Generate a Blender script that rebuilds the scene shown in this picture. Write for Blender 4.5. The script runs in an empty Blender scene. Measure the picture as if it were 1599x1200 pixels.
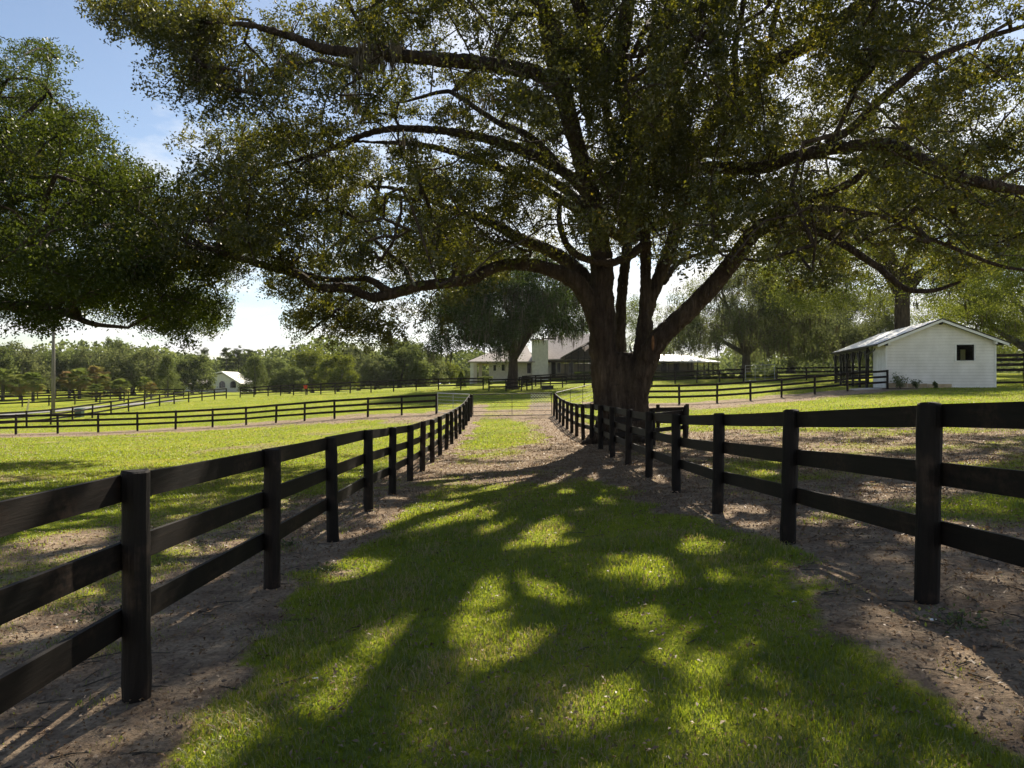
import bpy, math, random
import numpy as np
from mathutils import Vector

R = math.radians
F = 1100.0            # focal length in photo pixels
CZ = 1.75             # camera height above the lane datum
SC = bpy.context.scene
COL = SC.collection
rng = np.random.default_rng(11)

SUN_EL, SUN_AZ = R(40.0), R(15.0)
SUNV = np.array([math.sin(SUN_AZ)*math.cos(SUN_EL), math.cos(SUN_AZ)*math.cos(SUN_EL), math.sin(SUN_EL)])

def P(px, py, d):
    return np.array([(px-799.5)/F*d, d, CZ-(py-600.0)/F*d])

def proj(p):
    p = np.atleast_2d(p)
    d = np.maximum(p[:, 1], 0.05)
    return 799.5+p[:, 0]/d*F, 600.0-(p[:, 2]-CZ)/d*F

# ------------------------------------------------------------------ noise
def _hash(ix, iy, iz, seed):
    h = (ix.astype(np.int64)*374761393 + iy.astype(np.int64)*668265263 + iz.astype(np.int64)*2147483647 + seed*974711) & 0x7fffffff
    h = (h ^ (h >> 13))*1274126177 & 0x7fffffff
    h = (h ^ (h >> 16)) & 0x7fffffff
    return (h % 100003)/100003.0

def vnoise(x, y, z=None, seed=0):
    x = np.asarray(x, float); y = np.asarray(y, float)
    z = np.zeros_like(x) if z is None else np.asarray(z, float)
    x0, y0, z0 = np.floor(x), np.floor(y), np.floor(z)
    fx, fy, fz = x-x0, y-y0, z-z0
    fx, fy, fz = [t*t*(3-2*t) for t in (fx, fy, fz)]
    out = 0
    for dx in (0, 1):
        for dy in (0, 1):
            for dz in (0, 1):
                w = (fx if dx else 1-fx)*(fy if dy else 1-fy)*(fz if dz else 1-fz)
                out = out + w*_hash(x0+dx, y0+dy, z0+dz, seed)
    return out

def fbm(x, y, z=None, seed=0, oct=3):
    s, a, t = 0, 0.5, 0
    for k in range(oct):
        f = 2.0**k
        s = s + a*vnoise(x*f, y*f, None if z is None else z*f, seed+17*k); t += a; a *= 0.5
    return s/t

def sstep(a, b, x):
    t = np.clip((x-a)/(b-a), 0, 1)
    return t*t*(3-2*t)

# ------------------------------------------------------------------ terrain
LEFT_Z = [(4, -2.13, -1.82), (6.4, -2.18, -1.90), (8.85, -2.25, -1.98), (11.3, -2.3, -2.05), (13.7, -2.33, -2.16), (16.2, -2.35, -2.26),
          (18.6, -2.37, -2.32), (21, -2.38, -2.37), (23.5, -2.4, -2.41), (26, -2.42, -2.42), (28.4, -2.43, -2.42), (30.8, -2.44, -2.40),
          (33.2, -2.45, -2.38), (35.7, -2.46, -2.33), (38.1, -2.47, -2.25), (40.6, -2.49, -2.09), (43, -2.5, -1.97)]
RIGHT_Z = [(2.2, 2.72, -1.32), (4.62, 2.72, -1.44), (6.95, 2.72, -1.575), (9.35, 2.73, -1.71), (11.75, 2.74, -1.82), (14.1, 2.74, -1.88), (16.5, 2.72, -1.92),
           (18.9, 2.70, -1.94), (21.3, 2.68, -1.955), (23.6, 2.66, -1.98), (26, 2.63, -2.05), (28.3, 2.6, -2.11), (30.6, 2.6, -2.14), (33, 2.58, -2.14),
           (35.3, 2.56, -2.12), (37.6, 2.55, -2.08), (39.8, 2.54, -1.99), (42, 2.5, -1.88)]
CTRL = [(x, d, z) for d, x, z in LEFT_Z[::2]] + [(x, d, z) for d, x, z in RIGHT_Z[::2]] + [
    (0, -6, -1.55), (-2.1, 0, -1.75), (2.7, -1, -1.15), (-8, -6, -1.8), (8, -6, -0.9), (0.2, 3.2, -1.60), (0.2, 8, -1.80), (0.2, 14, -2.02), (0.2, 22, -2.14), (0.2, 32, -2.2),
    (0, 42, -1.94), (0, 60, -1.15), (0, 81, -0.42), (0, 95, 0.5), (4.7, 80, -0.42), (6, 96, 0.75),
    (-6, 7, -1.95), (-12, 15, -2.30), (-15, 25, -2.72), (-25, 40, -3.15), (-30, 20, -2.6), (-8, 32, -2.5),
    (-32, 46, -3.3), (-20.5, 50.5, -3.02), (-17.9, 50, -2.85), (-12.3, 47.6, -2.38), (-5, 46.5, -1.97),
    (-37.5, 53, -3.4), (-39, 58, -3.45), (-37.6, 77, -2.3), (-39, 97, -1.9), (-31, 90, -1.5), (-18, 80, -1.05), (-9.5, 80, -0.7),
    (-60, 100, -2.2), (-80, 130, -1.8), (-30, 130, -1.4), (0, 130, 0.6), (40, 130, 1.8), (80, 130, 2.0), (-60, 60, -3.3),
    (6, 8, -1.36), (10, 15, -1.55), (7, 24, -1.75), (16, 32, -1.15), (14, 6, -1.0), (30, 20, -0.7), (9.8, 47, -1.41), (14.7, 47, -1.24), (18, 49, -0.98), (23.8, 50, -0.52),
    (26, 49, -0.27), (32.6, 47.5, -0.25), (30, 58, -0.1), (40, 50, 0.0), (17, 75, 0.0), (23, 70, 0.25), (40, 80, 0.9), (55, 60, 0.6), (16, 90, 0.6),
    (-200, 250, -2), (0, 250, 1), (200, 250, 2.5), (-200, 0, -2.5), (200, 0, 0), (0, -150, -1.2), (-500, 500, -2), (0, 600, 0), (500, 500, 2)]
_c = np.array(CTRL, float); _c[:, 2] += CZ
def _tps(r2): return np.where(r2 > 1e-9, 0.5*r2*np.log(np.maximum(r2, 1e-9)), 0.0)
def _warp(x, y):
    # equalise control density: log-like radial compression so far points do not dominate
    r = np.hypot(x, y-10.0); s = np.arcsinh(r/25.0)*25.0/np.maximum(r, 1e-6)
    return x*s, (y-10.0)*s
_cx, _cy = _warp(_c[:, 0], _c[:, 1])
_n = len(_c)
_K = _tps((_cx[:, None]-_cx)**2+(_cy[:, None]-_cy)**2)+np.eye(_n)*6.0
_A = np.zeros((_n+3, _n+3)); _A[:_n, :_n] = _K
_A[:_n, _n] = 1; _A[:_n, _n+1] = _cx; _A[:_n, _n+2] = _cy; _A[_n:, :_n] = _A[:_n, _n:].T
_w = np.linalg.solve(_A, np.concatenate([_c[:, 2], np.zeros(3)]))

def hgt(x, y):
    x = np.asarray(x, float); y = np.asarray(y, float); sh = np.broadcast(x, y).shape
    xf, yf = np.broadcast_to(x, sh).ravel(), np.broadcast_to(y, sh).ravel()
    out = np.empty(xf.size)
    for i in range(0, xf.size, 60000):
        a, b = _warp(xf[i:i+60000], yf[i:i+60000])
        out[i:i+60000] = _tps((a[:, None]-_cx)**2+(b[:, None]-_cy)**2)@_w[:_n] + _w[_n]+_w[_n+1]*a+_w[_n+2]*b
    near = np.exp(-(np.hypot(xf, yf)/45.0)**2)
    out += near*((fbm(xf/0.9, yf/0.9, seed=3, oct=2)-0.5)*0.07 + (fbm(xf/4.0, yf/4.0, seed=4, oct=2)-0.5)*0.10)
    return out.reshape(sh)
def h1(x, y): return float(hgt(np.array([x]), np.array([y]))[0])

def f3_d(x):   # centre line of the left paddock fence
    return np.interp(x, [-44, -32, -20.5, -17.9, -12.3, -5], [42, 46, 50, 50, 48, 46.5])

def grass_mask(x, y):
    """how much grass grows here (0 bare soil / litter .. 1 turf)"""
    x = np.asarray(x, float); y = np.asarray(y, float)
    n1 = fbm(x/1.1, y/1.4, seed=21)-0.5; n2 = fbm(x/3.0, y/2.2, seed=22)-0.5; n3 = fbm(x/0.35, y/0.35, seed=23, oct=2)-0.5
    xl = np.interp(y, [0, 4, 10, 20, 30, 45], [-1.6, -1.62, -1.72, -1.75, -1.8, -1.8])
    xr = np.interp(y, [0, 4.2, 6, 9.3, 13, 20, 45], [2.15, 2.25, 2.5, 2.45, 1.9, 1.2, 1.2])
    lane = sstep(-0.35, 0.25, x-xl+n1*1.1+n3*0.5)*(1-sstep(-0.3, 0.35, x-xr+n1*1.3+n3*0.5))
    along = np.interp(y, [0, 10.5, 13, 15.5, 23, 26, 39, 41.5, 46, 49], [1, 0.96, 0.72, 0.45, 0.46, 1.05, 1.0, 0.45, 0.4, 0.95])
    band = along + n2*np.interp(y, [11, 15, 24, 28], [0.3, 1.5, 1.5, 0.4]) + n1*0.35
    worn = 0.5*np.exp(-((x-(0.9+n2*1.5))/0.55)**2)*sstep(16, 24, y)*(1-sstep(40, 44, y))
    lane_g = lane*np.clip(band-worn, 0, 1)
    # left paddock
    lw = np.interp(y, [0, 8, 20, 45], [1.35, 1.55, 1.3, 0.9])
    dl = -2.25-x
    left_g = sstep(lw-0.5, lw+0.6, dl+n1*1.6+n3*0.4)*np.clip(0.98+n2*0.8-0.55*sstep(0.62, 0.8, fbm(x/5.0+9, y/6.0, seed=25)), 0, 1)
    f3 = np.abs(y-f3_d(x)+0.8)
    left_g = left_g*sstep(1.4, 4.6, f3+n1*3+n2*3)
    left_g = np.maximum(left_g, 0.07+0.3*sstep(0.64, 0.72, fbm(x/0.7, y/0.7, seed=29, oct=2)))
    # right paddock
    dr = x-2.7
    under = np.clip(0.20+n2*1.3+n1*0.9, 0, 1)
    patch = np.exp(-(((x-6.2)/1.4)**2+((y-8.2)/1.1)**2))*1.4
    openr = sstep(-2, 3, (y-29)+0.55*(x-6)+n2*7)
    right_g = np.clip(np.maximum(under, patch), 0, 1)*(1-openr)+openr*np.clip(0.93+n2*0.7+n1*0.3, 0, 1)
    right_g = right_g*sstep(0.3, 1.9, dr+n1*1.2)
    f6 = np.abs(y-np.interp(x, [6, 9.8, 14.7, 18, 23.8, 27], [52, 47, 47, 48.5, 50, 51])+1.2)
    right_g = right_g*np.where((x > 5) & (x < 28), sstep(1.8, 5.0, f6+n1*3+n2*3), 1)
    wl = x < -2.25; wr = x > 2.7
    g = np.where(wl, left_g, np.where(wr, right_g, lane_g))
    far = sstep(50, 56, y)
    g = g*(1-far)+far*np.clip(0.95+n2*0.5, 0, 1)
    return np.clip(g, 0, 1)

# ------------------------------------------------------------------ materials
def new_mat(name):
    m = bpy.data.materials.new(name); m.use_nodes = True
    nt = m.node_tree; nt.nodes.clear()
    out = nt.nodes.new('ShaderNodeOutputMaterial')
    return m, nt, out
def N(nt, t, **kw):
    n = nt.nodes.new(t)
    for k, v in kw.items():
        if hasattr(n, k): setattr(n, k, v)
        else: n.inputs[k].default_value = v
    return n
def noise(nt, vec, scale, detail=4, rough=0.55):
    n = nt.nodes.new('ShaderNodeTexNoise'); n.inputs['Scale'].default_value = scale
    n.inputs['Detail'].default_value = detail; n.inputs['Roughness'].default_value = rough
    if vec is not None: nt.links.new(vec, n.inputs['Vector'])
    return n
def ramp(nt, src, stops):
    r = nt.nodes.new('ShaderNodeValToRGB'); e = r.color_ramp.elements
    while len(e) < len(stops): e.new(0.5)
    for k, (p, c) in enumerate(stops):
        e[k].position = p; e[k].color = (*c, 1)
    nt.links.new(src, r.inputs[0]); return r
def mapped(nt, scale, coord='Object'):
    tc = nt.nodes.new('ShaderNodeTexCoord'); mp = nt.nodes.new('ShaderNodeMapping')
    mp.inputs['Scale'].default_value = scale
    nt.links.new(tc.outputs[coord], mp.inputs['Vector']); return mp.outputs['Vector']
def mixc(nt, fac, a, b):
    m = nt.nodes.new('ShaderNodeMix'); m.data_type = 'RGBA'
    for s, v in ((0, fac), (6, a), (7, b)):
        if hasattr(v, 'is_output'): nt.links.new(v, m.inputs[s])
        else: m.inputs[s].default_value = v if s == 0 else (*v, 1)
    return m.outputs[2]
def surf(name, c1, c2, scale=(1, 1, 1), nscale=6, rough=0.7, bump=0.0, bscale=None, spec=0.3, metal=0.0, detail=5):
    m, nt, out = new_mat(name)
    v = mapped(nt, scale); n = noise(nt, v, nscale, detail)
    r = ramp(nt, n.outputs['Fac'], [(0.32, c1), (0.68, c2)])
    b = N(nt, 'ShaderNodeBsdfPrincipled'); b.inputs['Roughness'].default_value = rough
    b.inputs['Specular IOR Level'].default_value = spec; b.inputs['Metallic'].default_value = metal
    nt.links.new(r.outputs[0], b.inputs['Base Color'])
    if bump:
        n2 = noise(nt, v, bscale or nscale*3, 6, 0.65)
        bp = N(nt, 'ShaderNodeBump'); bp.inputs['Strength'].default_value = bump; bp.inputs['Distance'].default_value = 0.02
        nt.links.new(n2.outputs['Fac'], bp.inputs['Height']); nt.links.new(bp.outputs[0], b.inputs['Normal'])
    nt.links.new(b.outputs[0], out.inputs[0]); return m
def leafy(name, stops, trans, tfac=0.45, gloss=0.06, grough=0.35):
    """diffuse + translucent + a little gloss; colour per leaf from the 'tint' attribute"""
    m, nt, out = new_mat(name)
    at = N(nt, 'ShaderNodeAttribute'); at.attribute_name = 'tint'
    r = ramp(nt, at.outputs['Fac'], stops); r2 = ramp(nt, at.outputs['Fac'], trans)
    d = N(nt, 'ShaderNodeBsdfDiffuse'); t = N(nt, 'ShaderNodeBsdfTranslucent')
    nt.links.new(r.outputs[0], d.inputs[0]); nt.links.new(r2.outputs[0], t.inputs[0])
    mx = N(nt, 'ShaderNodeMixShader'); mx.inputs[0].default_value = tfac
    nt.links.new(d.outputs[0], mx.inputs[1]); nt.links.new(t.outputs[0], mx.inputs[2])
    g = N(nt, 'ShaderNodeBsdfGlossy'); g.inputs['Roughness'].default_value = grough; g.inputs[0].default_value = (1, 1, 1, 1)
    m2 = N(nt, 'ShaderNodeMixShader'); m2.inputs[0].default_value = gloss
    nt.links.new(mx.outputs[0], m2.inputs[1]); nt.links.new(g.outputs[0], m2.inputs[2])
    nt.links.new(m2.outputs[0], out.inputs[0]); return m

OAK_D = [(0, (0.016, 0.021, 0.005)), (0.6, (0.038, 0.046, 0.010)), (0.92, (0.065, 0.066, 0.015)), (1, (0.10, 0.07, 0.025))]
OAK_T = [(0, (0.055, 0.07, 0.006)), (0.6, (0.155, 0.155, 0.010)), (0.9, (0.25, 0.22, 0.015)), (1, (0.36, 0.24, 0.02))]
M = {}
M['leaf'] = leafy('oak_leaf', OAK_D, OAK_T, 0.45, 0.035, 0.4)
M['leaf_near_left'] = leafy('oak_leaf_green', [(0, (0.014, 0.024, 0.006)), (1, (0.042, 0.058, 0.011))], [(0, (0.04, 0.065, 0.006)), (1, (0.125, 0.15, 0.011))], 0.44, 0.018)
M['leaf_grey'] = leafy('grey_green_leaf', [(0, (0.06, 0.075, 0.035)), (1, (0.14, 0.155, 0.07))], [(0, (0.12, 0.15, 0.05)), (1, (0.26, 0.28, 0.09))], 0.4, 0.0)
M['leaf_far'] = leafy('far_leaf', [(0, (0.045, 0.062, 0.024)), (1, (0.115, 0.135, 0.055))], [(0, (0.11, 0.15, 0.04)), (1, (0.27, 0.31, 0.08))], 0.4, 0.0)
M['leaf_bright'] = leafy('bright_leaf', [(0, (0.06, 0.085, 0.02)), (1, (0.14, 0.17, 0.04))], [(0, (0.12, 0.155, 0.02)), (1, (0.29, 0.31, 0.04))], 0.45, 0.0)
M['leaf_pine'] = leafy('pine_needles', [(0, (0.035, 0.05, 0.025)), (1, (0.08, 0.10, 0.045))], [(0, (0.07, 0.09, 0.03)), (1, (0.15, 0.18, 0.05))], 0.35, 0.0)
M['leaf_palm'] = leafy('palm_frond', [(0, (0.06, 0.085, 0.025)), (0.75, (0.11, 0.125, 0.04)), (1, (0.16, 0.10, 0.05))], [(0, (0.12, 0.17, 0.03)), (0.75, (0.22, 0.24, 0.05)), (1, (0.26, 0.16, 0.07))], 0.4, 0.0)
M['leaf_dark'] = leafy('dark_evergreen', [(0, (0.02, 0.035, 0.014)), (1, (0.055, 0.075, 0.025))], [(0, (0.05, 0.08, 0.015)), (1, (0.12, 0.16, 0.025))], 0.35, 0.0)
M['moss'] = leafy('hanging_moss', [(0, (0.075, 0.075, 0.055)), (1, (0.16, 0.145, 0.105))], [(0, (0.17, 0.16, 0.11)), (1, (0.36, 0.31, 0.2))], 0.45, 0.0)
M['moss_pale'] = leafy('pale_hanging_moss', [(0, (0.17, 0.15, 0.11)), (1, (0.32, 0.28, 0.21))], [(0, (0.25, 0.21, 0.14)), (1, (0.48, 0.40, 0.27))], 0.45, 0.0)
M['grass'] = leafy('grass_blades', [(0, (0.045, 0.068, 0.012)), (0.5, (0.092, 0.118, 0.018)), (0.86, (0.15, 0.16, 0.028)), (0.9, (0.30, 0.25, 0.10)), (1, (0.38, 0.31, 0.15))],
                   [(0, (0.15, 0.23, 0.014)), (0.5, (0.33, 0.42, 0.014)), (0.86, (0.48, 0.52, 0.025)), (0.9, (0.40, 0.33, 0.10)), (1, (0.42, 0.33, 0.14))], 0.5, 0.035, 0.45)
M['litter'] = leafy('dead_leaves', [(0, (0.09, 0.052, 0.027)), (0.6, (0.20, 0.125, 0.07)), (0.95, (0.26, 0.17, 0.10)), (1, (0.32, 0.235, 0.15))], [(0, (0.10, 0.05, 0.02)), (1, (0.35, 0.22, 0.1))], 0.2, 0.05, 0.5)
M['weed'] = leafy('weed_leaf', [(0, (0.04, 0.06, 0.02)), (1, (0.10, 0.13, 0.045))], [(0, (0.10, 0.15, 0.03)), (1, (0.22, 0.28, 0.05))], 0.4, 0.04)
M['clod'] = surf('soil_clod', (0.09, 0.07, 0.055), (0.21, 0.17, 0.14), nscale=14, rough=0.95, spec=0.05)

def bark(name, c1, c2, c3):
    m, nt, out = new_mat(name)
    v = mapped(nt, (1, 1, 0.16)); n = noise(nt, v, 6.5, 8, 0.7); vo = nt.nodes.new('ShaderNodeTexVoronoi'); vo.inputs['Scale'].default_value = 15
    v2 = mapped(nt, (1, 1, 1)); nb = noise(nt, v2, 0.8, 4)
    wv = nt.nodes.new('ShaderNodeVectorMath'); wv.operation = 'MULTIPLY_ADD'
    nt.links.new(n.outputs['Color'], wv.inputs[0]); wv.inputs[1].default_value = (0.14, 0.14, 0.14); nt.links.new(v, wv.inputs[2])
    nt.links.new(wv.outputs[0], vo.inputs['Vector'])
    r = ramp(nt, n.outputs['Fac'], [(0.28, c1), (0.55, c2), (0.75, c3)])
    r2 = ramp(nt, nb.outputs['Fac'], [(0.45, (0.75, 0.75, 0.75)), (0.7, (1.25, 1.3, 1.2))])
    mm = nt.nodes.new('ShaderNodeMix'); mm.data_type = 'RGBA'; mm.blend_type = 'MULTIPLY'; mm.inputs[0].default_value = 1
    nt.links.new(r.outputs[0], mm.inputs[6]); nt.links.new(r2.outputs[0], mm.inputs[7])
    b = N(nt, 'ShaderNodeBsdfPrincipled'); b.inputs['Roughness'].default_value = 0.9; b.inputs['Specular IOR Level'].default_value = 0.15
    nt.links.new(mm.outputs[2], b.inputs['Base Color'])
    ad = N(nt, 'ShaderNodeMath', operation='MULTIPLY_ADD'); nt.links.new(vo.outputs['Distance'], ad.inputs[0]); ad.inputs[1].default_value = 0.9; nt.links.new(n.outputs['Fac'], ad.inputs[2])
    bp = N(nt, 'ShaderNodeBump'); bp.inputs['Strength'].default_value = 1.0; bp.inputs['Distance'].default_value = 0.09
    nt.links.new(ad.outputs[0], bp.inputs['Height']); nt.links.new(bp.outputs[0], b.inputs['Normal'])
    nt.links.new(b.outputs[0], out.inputs[0]); return m
M['bark'] = bark('oak_bark', (0.026, 0.0195, 0.0155), (0.085, 0.064, 0.05), (0.155, 0.122, 0.097))
M['bark_grey'] = bark('grey_bark', (0.06, 0.052, 0.045), (0.13, 0.115, 0.10), (0.20, 0.18, 0.155))

def fence_wood():
    m, nt, out = new_mat('black_fence_paint')
    v = mapped(nt, (14, 1.3, 14)); n = noise(nt, v, 2.2, 7, 0.62)       # grain along the run of the boards
    v2 = mapped(nt, (1, 1, 1)); w = noise(nt, v2, 1.7, 5, 0.6); sp = noise(nt, v2, 22, 3, 0.6)
    base = ramp(nt, n.outputs['Fac'], [(0.3, (0.0065, 0.005, 0.004)), (0.6, (0.013, 0.0095, 0.0075)), (0.8, (0.028, 0.02, 0.015))])
    worn = ramp(nt, n.outputs['Fac'], [(0.3, (0.022, 0.014, 0.01)), (0.7, (0.085, 0.055, 0.038))])
    f = N(nt, 'ShaderNodeMath', operation='MULTIPLY'); fr = ramp(nt, w.outputs['Fac'], [(0.5, (0, 0, 0)), (0.68, (1, 1, 1))]); fs = ramp(nt, sp.outputs['Fac'], [(0.38, (0, 0, 0)), (0.62, (1, 1, 1))])
    nt.links.new(fr.outputs[0], f.inputs[0]); nt.links.new(fs.outputs[0], f.inputs[1])
    c = mixc(nt, f.outputs[0], base.outputs[0], worn.outputs[0])
    b = N(nt, 'ShaderNodeBsdfPrincipled'); b.inputs['Roughness'].default_value = 0.68; b.inputs['Specular IOR Level'].default_value = 0.2
    oi = N(nt, 'ShaderNodeObjectInfo'); vr = ramp(nt, oi.outputs['Random'], [(0, (0.5, 0.48, 0.46)), (0.7, (0.75, 0.70, 0.66)), (1, (1.4, 1.2, 1.05))]); mv = nt.nodes.new('ShaderNodeMix'); mv.data_type = 'RGBA'; mv.blend_type = 'MULTIPLY'; mv.inputs[0].default_value = 1; nt.links.new(c, mv.inputs[6]); nt.links.new(vr.outputs[0], mv.inputs[7]); c = mv.outputs[2]
    nt.links.new(c, b.inputs['Base Color'])
    bp = N(nt, 'ShaderNodeBump'); bp.inputs['Strength'].default_value = 0.55; bp.inputs['Distance'].default_value = 0.006
    nt.links.new(n.outputs['Fac'], bp.inputs['Height']); nt.links.new(bp.outputs[0], b.inputs['Normal'])
    nt.links.new(b.outputs[0], out.inputs[0]); return m
M['fence'] = fence_wood()
def post_wood():
    m, nt, out = new_mat('black_post_wood')
    v = mapped(nt, (9, 9, 0.9)); n = noise(nt, v, 3.5, 8, 0.66); v2 = mapped(nt, (1, 1, 1)); w = noise(nt, v2, 3.2, 5, 0.62)
    base = ramp(nt, n.outputs['Fac'], [(0.3, (0.0065, 0.005, 0.004)), (0.62, (0.016, 0.012, 0.0095)), (0.8, (0.034, 0.025, 0.019))])
    worn = ramp(nt, n.outputs['Fac'], [(0.35, (0.02, 0.013, 0.01)), (0.7, (0.12, 0.085, 0.062))])
    fr = ramp(nt, w.outputs['Fac'], [(0.55, (0, 0, 0)), (0.72, (0.9, 0.9, 0.9))])
    c = mixc(nt, fr.outputs[0], base.outputs[0], worn.outputs[0])
    b = N(nt, 'ShaderNodeBsdfPrincipled'); b.inputs['Roughness'].default_value = 0.75; b.inputs['Specular IOR Level'].default_value = 0.25
    oi = N(nt, 'ShaderNodeObjectInfo'); vr = ramp(nt, oi.outputs['Random'], [(0, (0.5, 0.48, 0.46)), (0.7, (0.75, 0.70, 0.66)), (1, (1.4, 1.2, 1.05))]); mv = nt.nodes.new('ShaderNodeMix'); mv.data_type = 'RGBA'; mv.blend_type = 'MULTIPLY'; mv.inputs[0].default_value = 1; nt.links.new(c, mv.inputs[6]); nt.links.new(vr.outputs[0], mv.inputs[7]); c = mv.outputs[2]
    nt.links.new(c, b.inputs['Base Color'])
    bp = N(nt, 'ShaderNodeBump'); bp.inputs['Strength'].default_value = 0.8; bp.inputs['Distance'].default_value = 0.012
    nt.links.new(n.outputs['Fac'], bp.inputs['Height']); nt.links.new(bp.outputs[0], b.inputs['Normal'])
    nt.links.new(b.outputs[0], out.inputs[0]); return m
M['post'] = post_wood()
M['white'] = surf('white_paint', (0.66, 0.66, 0.62), (0.80, 0.80, 0.77), nscale=2.2, rough=0.6)
M['siding'] = surf('white_siding', (0.68, 0.66, 0.60), (0.82, 0.80, 0.75), scale=(1, 1, 0.6), nscale=1.3, rough=0.65, detail=8)
M['tan'] = surf('tan_board', (0.36, 0.27, 0.16), (0.5, 0.4, 0.26), nscale=3, rough=0.8)
M['roofmetal'] = surf('pale_metal_roof', (0.62, 0.63, 0.64), (0.78, 0.78, 0.78), nscale=0.8, rough=0.32, spec=0.5, metal=0.25)
M['shingle'] = surf('grey_shingle', (0.27, 0.235, 0.22), (0.40, 0.36, 0.335), nscale=5, rough=0.95, detail=8)
M['stucco'] = surf('white_stucco', (0.58, 0.57, 0.53), (0.72, 0.71, 0.66), nscale=3, rough=0.85)
M['cream'] = surf('cream_wall', (0.46, 0.41, 0.33), (0.56, 0.50, 0.41), nscale=2, rough=0.85)
M['black'] = surf('black_trim', (0.012, 0.011, 0.011), (0.03, 0.028, 0.026), nscale=4, rough=0.5)
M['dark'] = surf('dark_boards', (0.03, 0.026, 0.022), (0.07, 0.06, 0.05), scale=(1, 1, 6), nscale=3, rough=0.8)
M['steel'] = surf('galvanised_steel', (0.35, 0.36, 0.37), (0.55, 0.56, 0.57), nscale=4, rough=0.4, metal=0.6)
M['darksteel'] = surf('dark_gate_pipe', (0.035, 0.033, 0.03), (0.09, 0.085, 0.08), nscale=5, rough=0.5, metal=0.4)
M['pole'] = surf('weathered_pole', (0.12, 0.11, 0.10), (0.22, 0.20, 0.18), scale=(6, 6, 0.4), nscale=3, rough=0.85)
M['yellow'] = surf('yellow_marker', (0.55, 0.5, 0.22), (0.65, 0.6, 0.3), nscale=3, rough=0.6)
M['green_box'] = surf('green_enclosure', (0.03, 0.06, 0.045), (0.05, 0.09, 0.06), nscale=3, rough=0.5)
M['red'] = surf('red_plastic', (0.45, 0.03, 0.025), (0.6, 0.05, 0.04), nscale=3, rough=0.4)
M['grey_road'] = surf('worn_asphalt', (0.17, 0.165, 0.16), (0.25, 0.24, 0.23), nscale=9, rough=0.9)
M['concrete'] = surf('pale_concrete', (0.38, 0.35, 0.31), (0.5, 0.46, 0.41), nscale=6, rough=0.9)
M['paper'] = surf('white_scrap', (0.7, 0.7, 0.7), (0.82, 0.82, 0.82), nscale=10, rough=0.7)
def glass_mat():
    m, nt, out = new_mat('dark_window_glass')
    b = N(nt, 'ShaderNodeBsdfPrincipled'); b.inputs['Base Color'].default_value = (0.012, 0.014, 0.016, 1); b.inputs['Roughness'].default_value = 0.06
    nt.links.new(b.outputs[0], out.inputs[0]); return m
M['glass'] = glass_mat()
def screen_mat():
    m, nt, out = new_mat('insect_screen')
    d = N(nt, 'ShaderNodeBsdfDiffuse'); d.inputs[0].default_value = (0.08, 0.07, 0.062, 1)
    t = N(nt, 'ShaderNodeBsdfTransparent'); mx = N(nt, 'ShaderNodeMixShader'); mx.inputs[0].default_value = 0.38
    nt.links.new(t.outputs[0], mx.inputs[1]); nt.links.new(d.outputs[0], mx.inputs[2]); nt.links.new(mx.outputs[0], out.inputs[0]); return m
M['screen'] = screen_mat()

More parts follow.
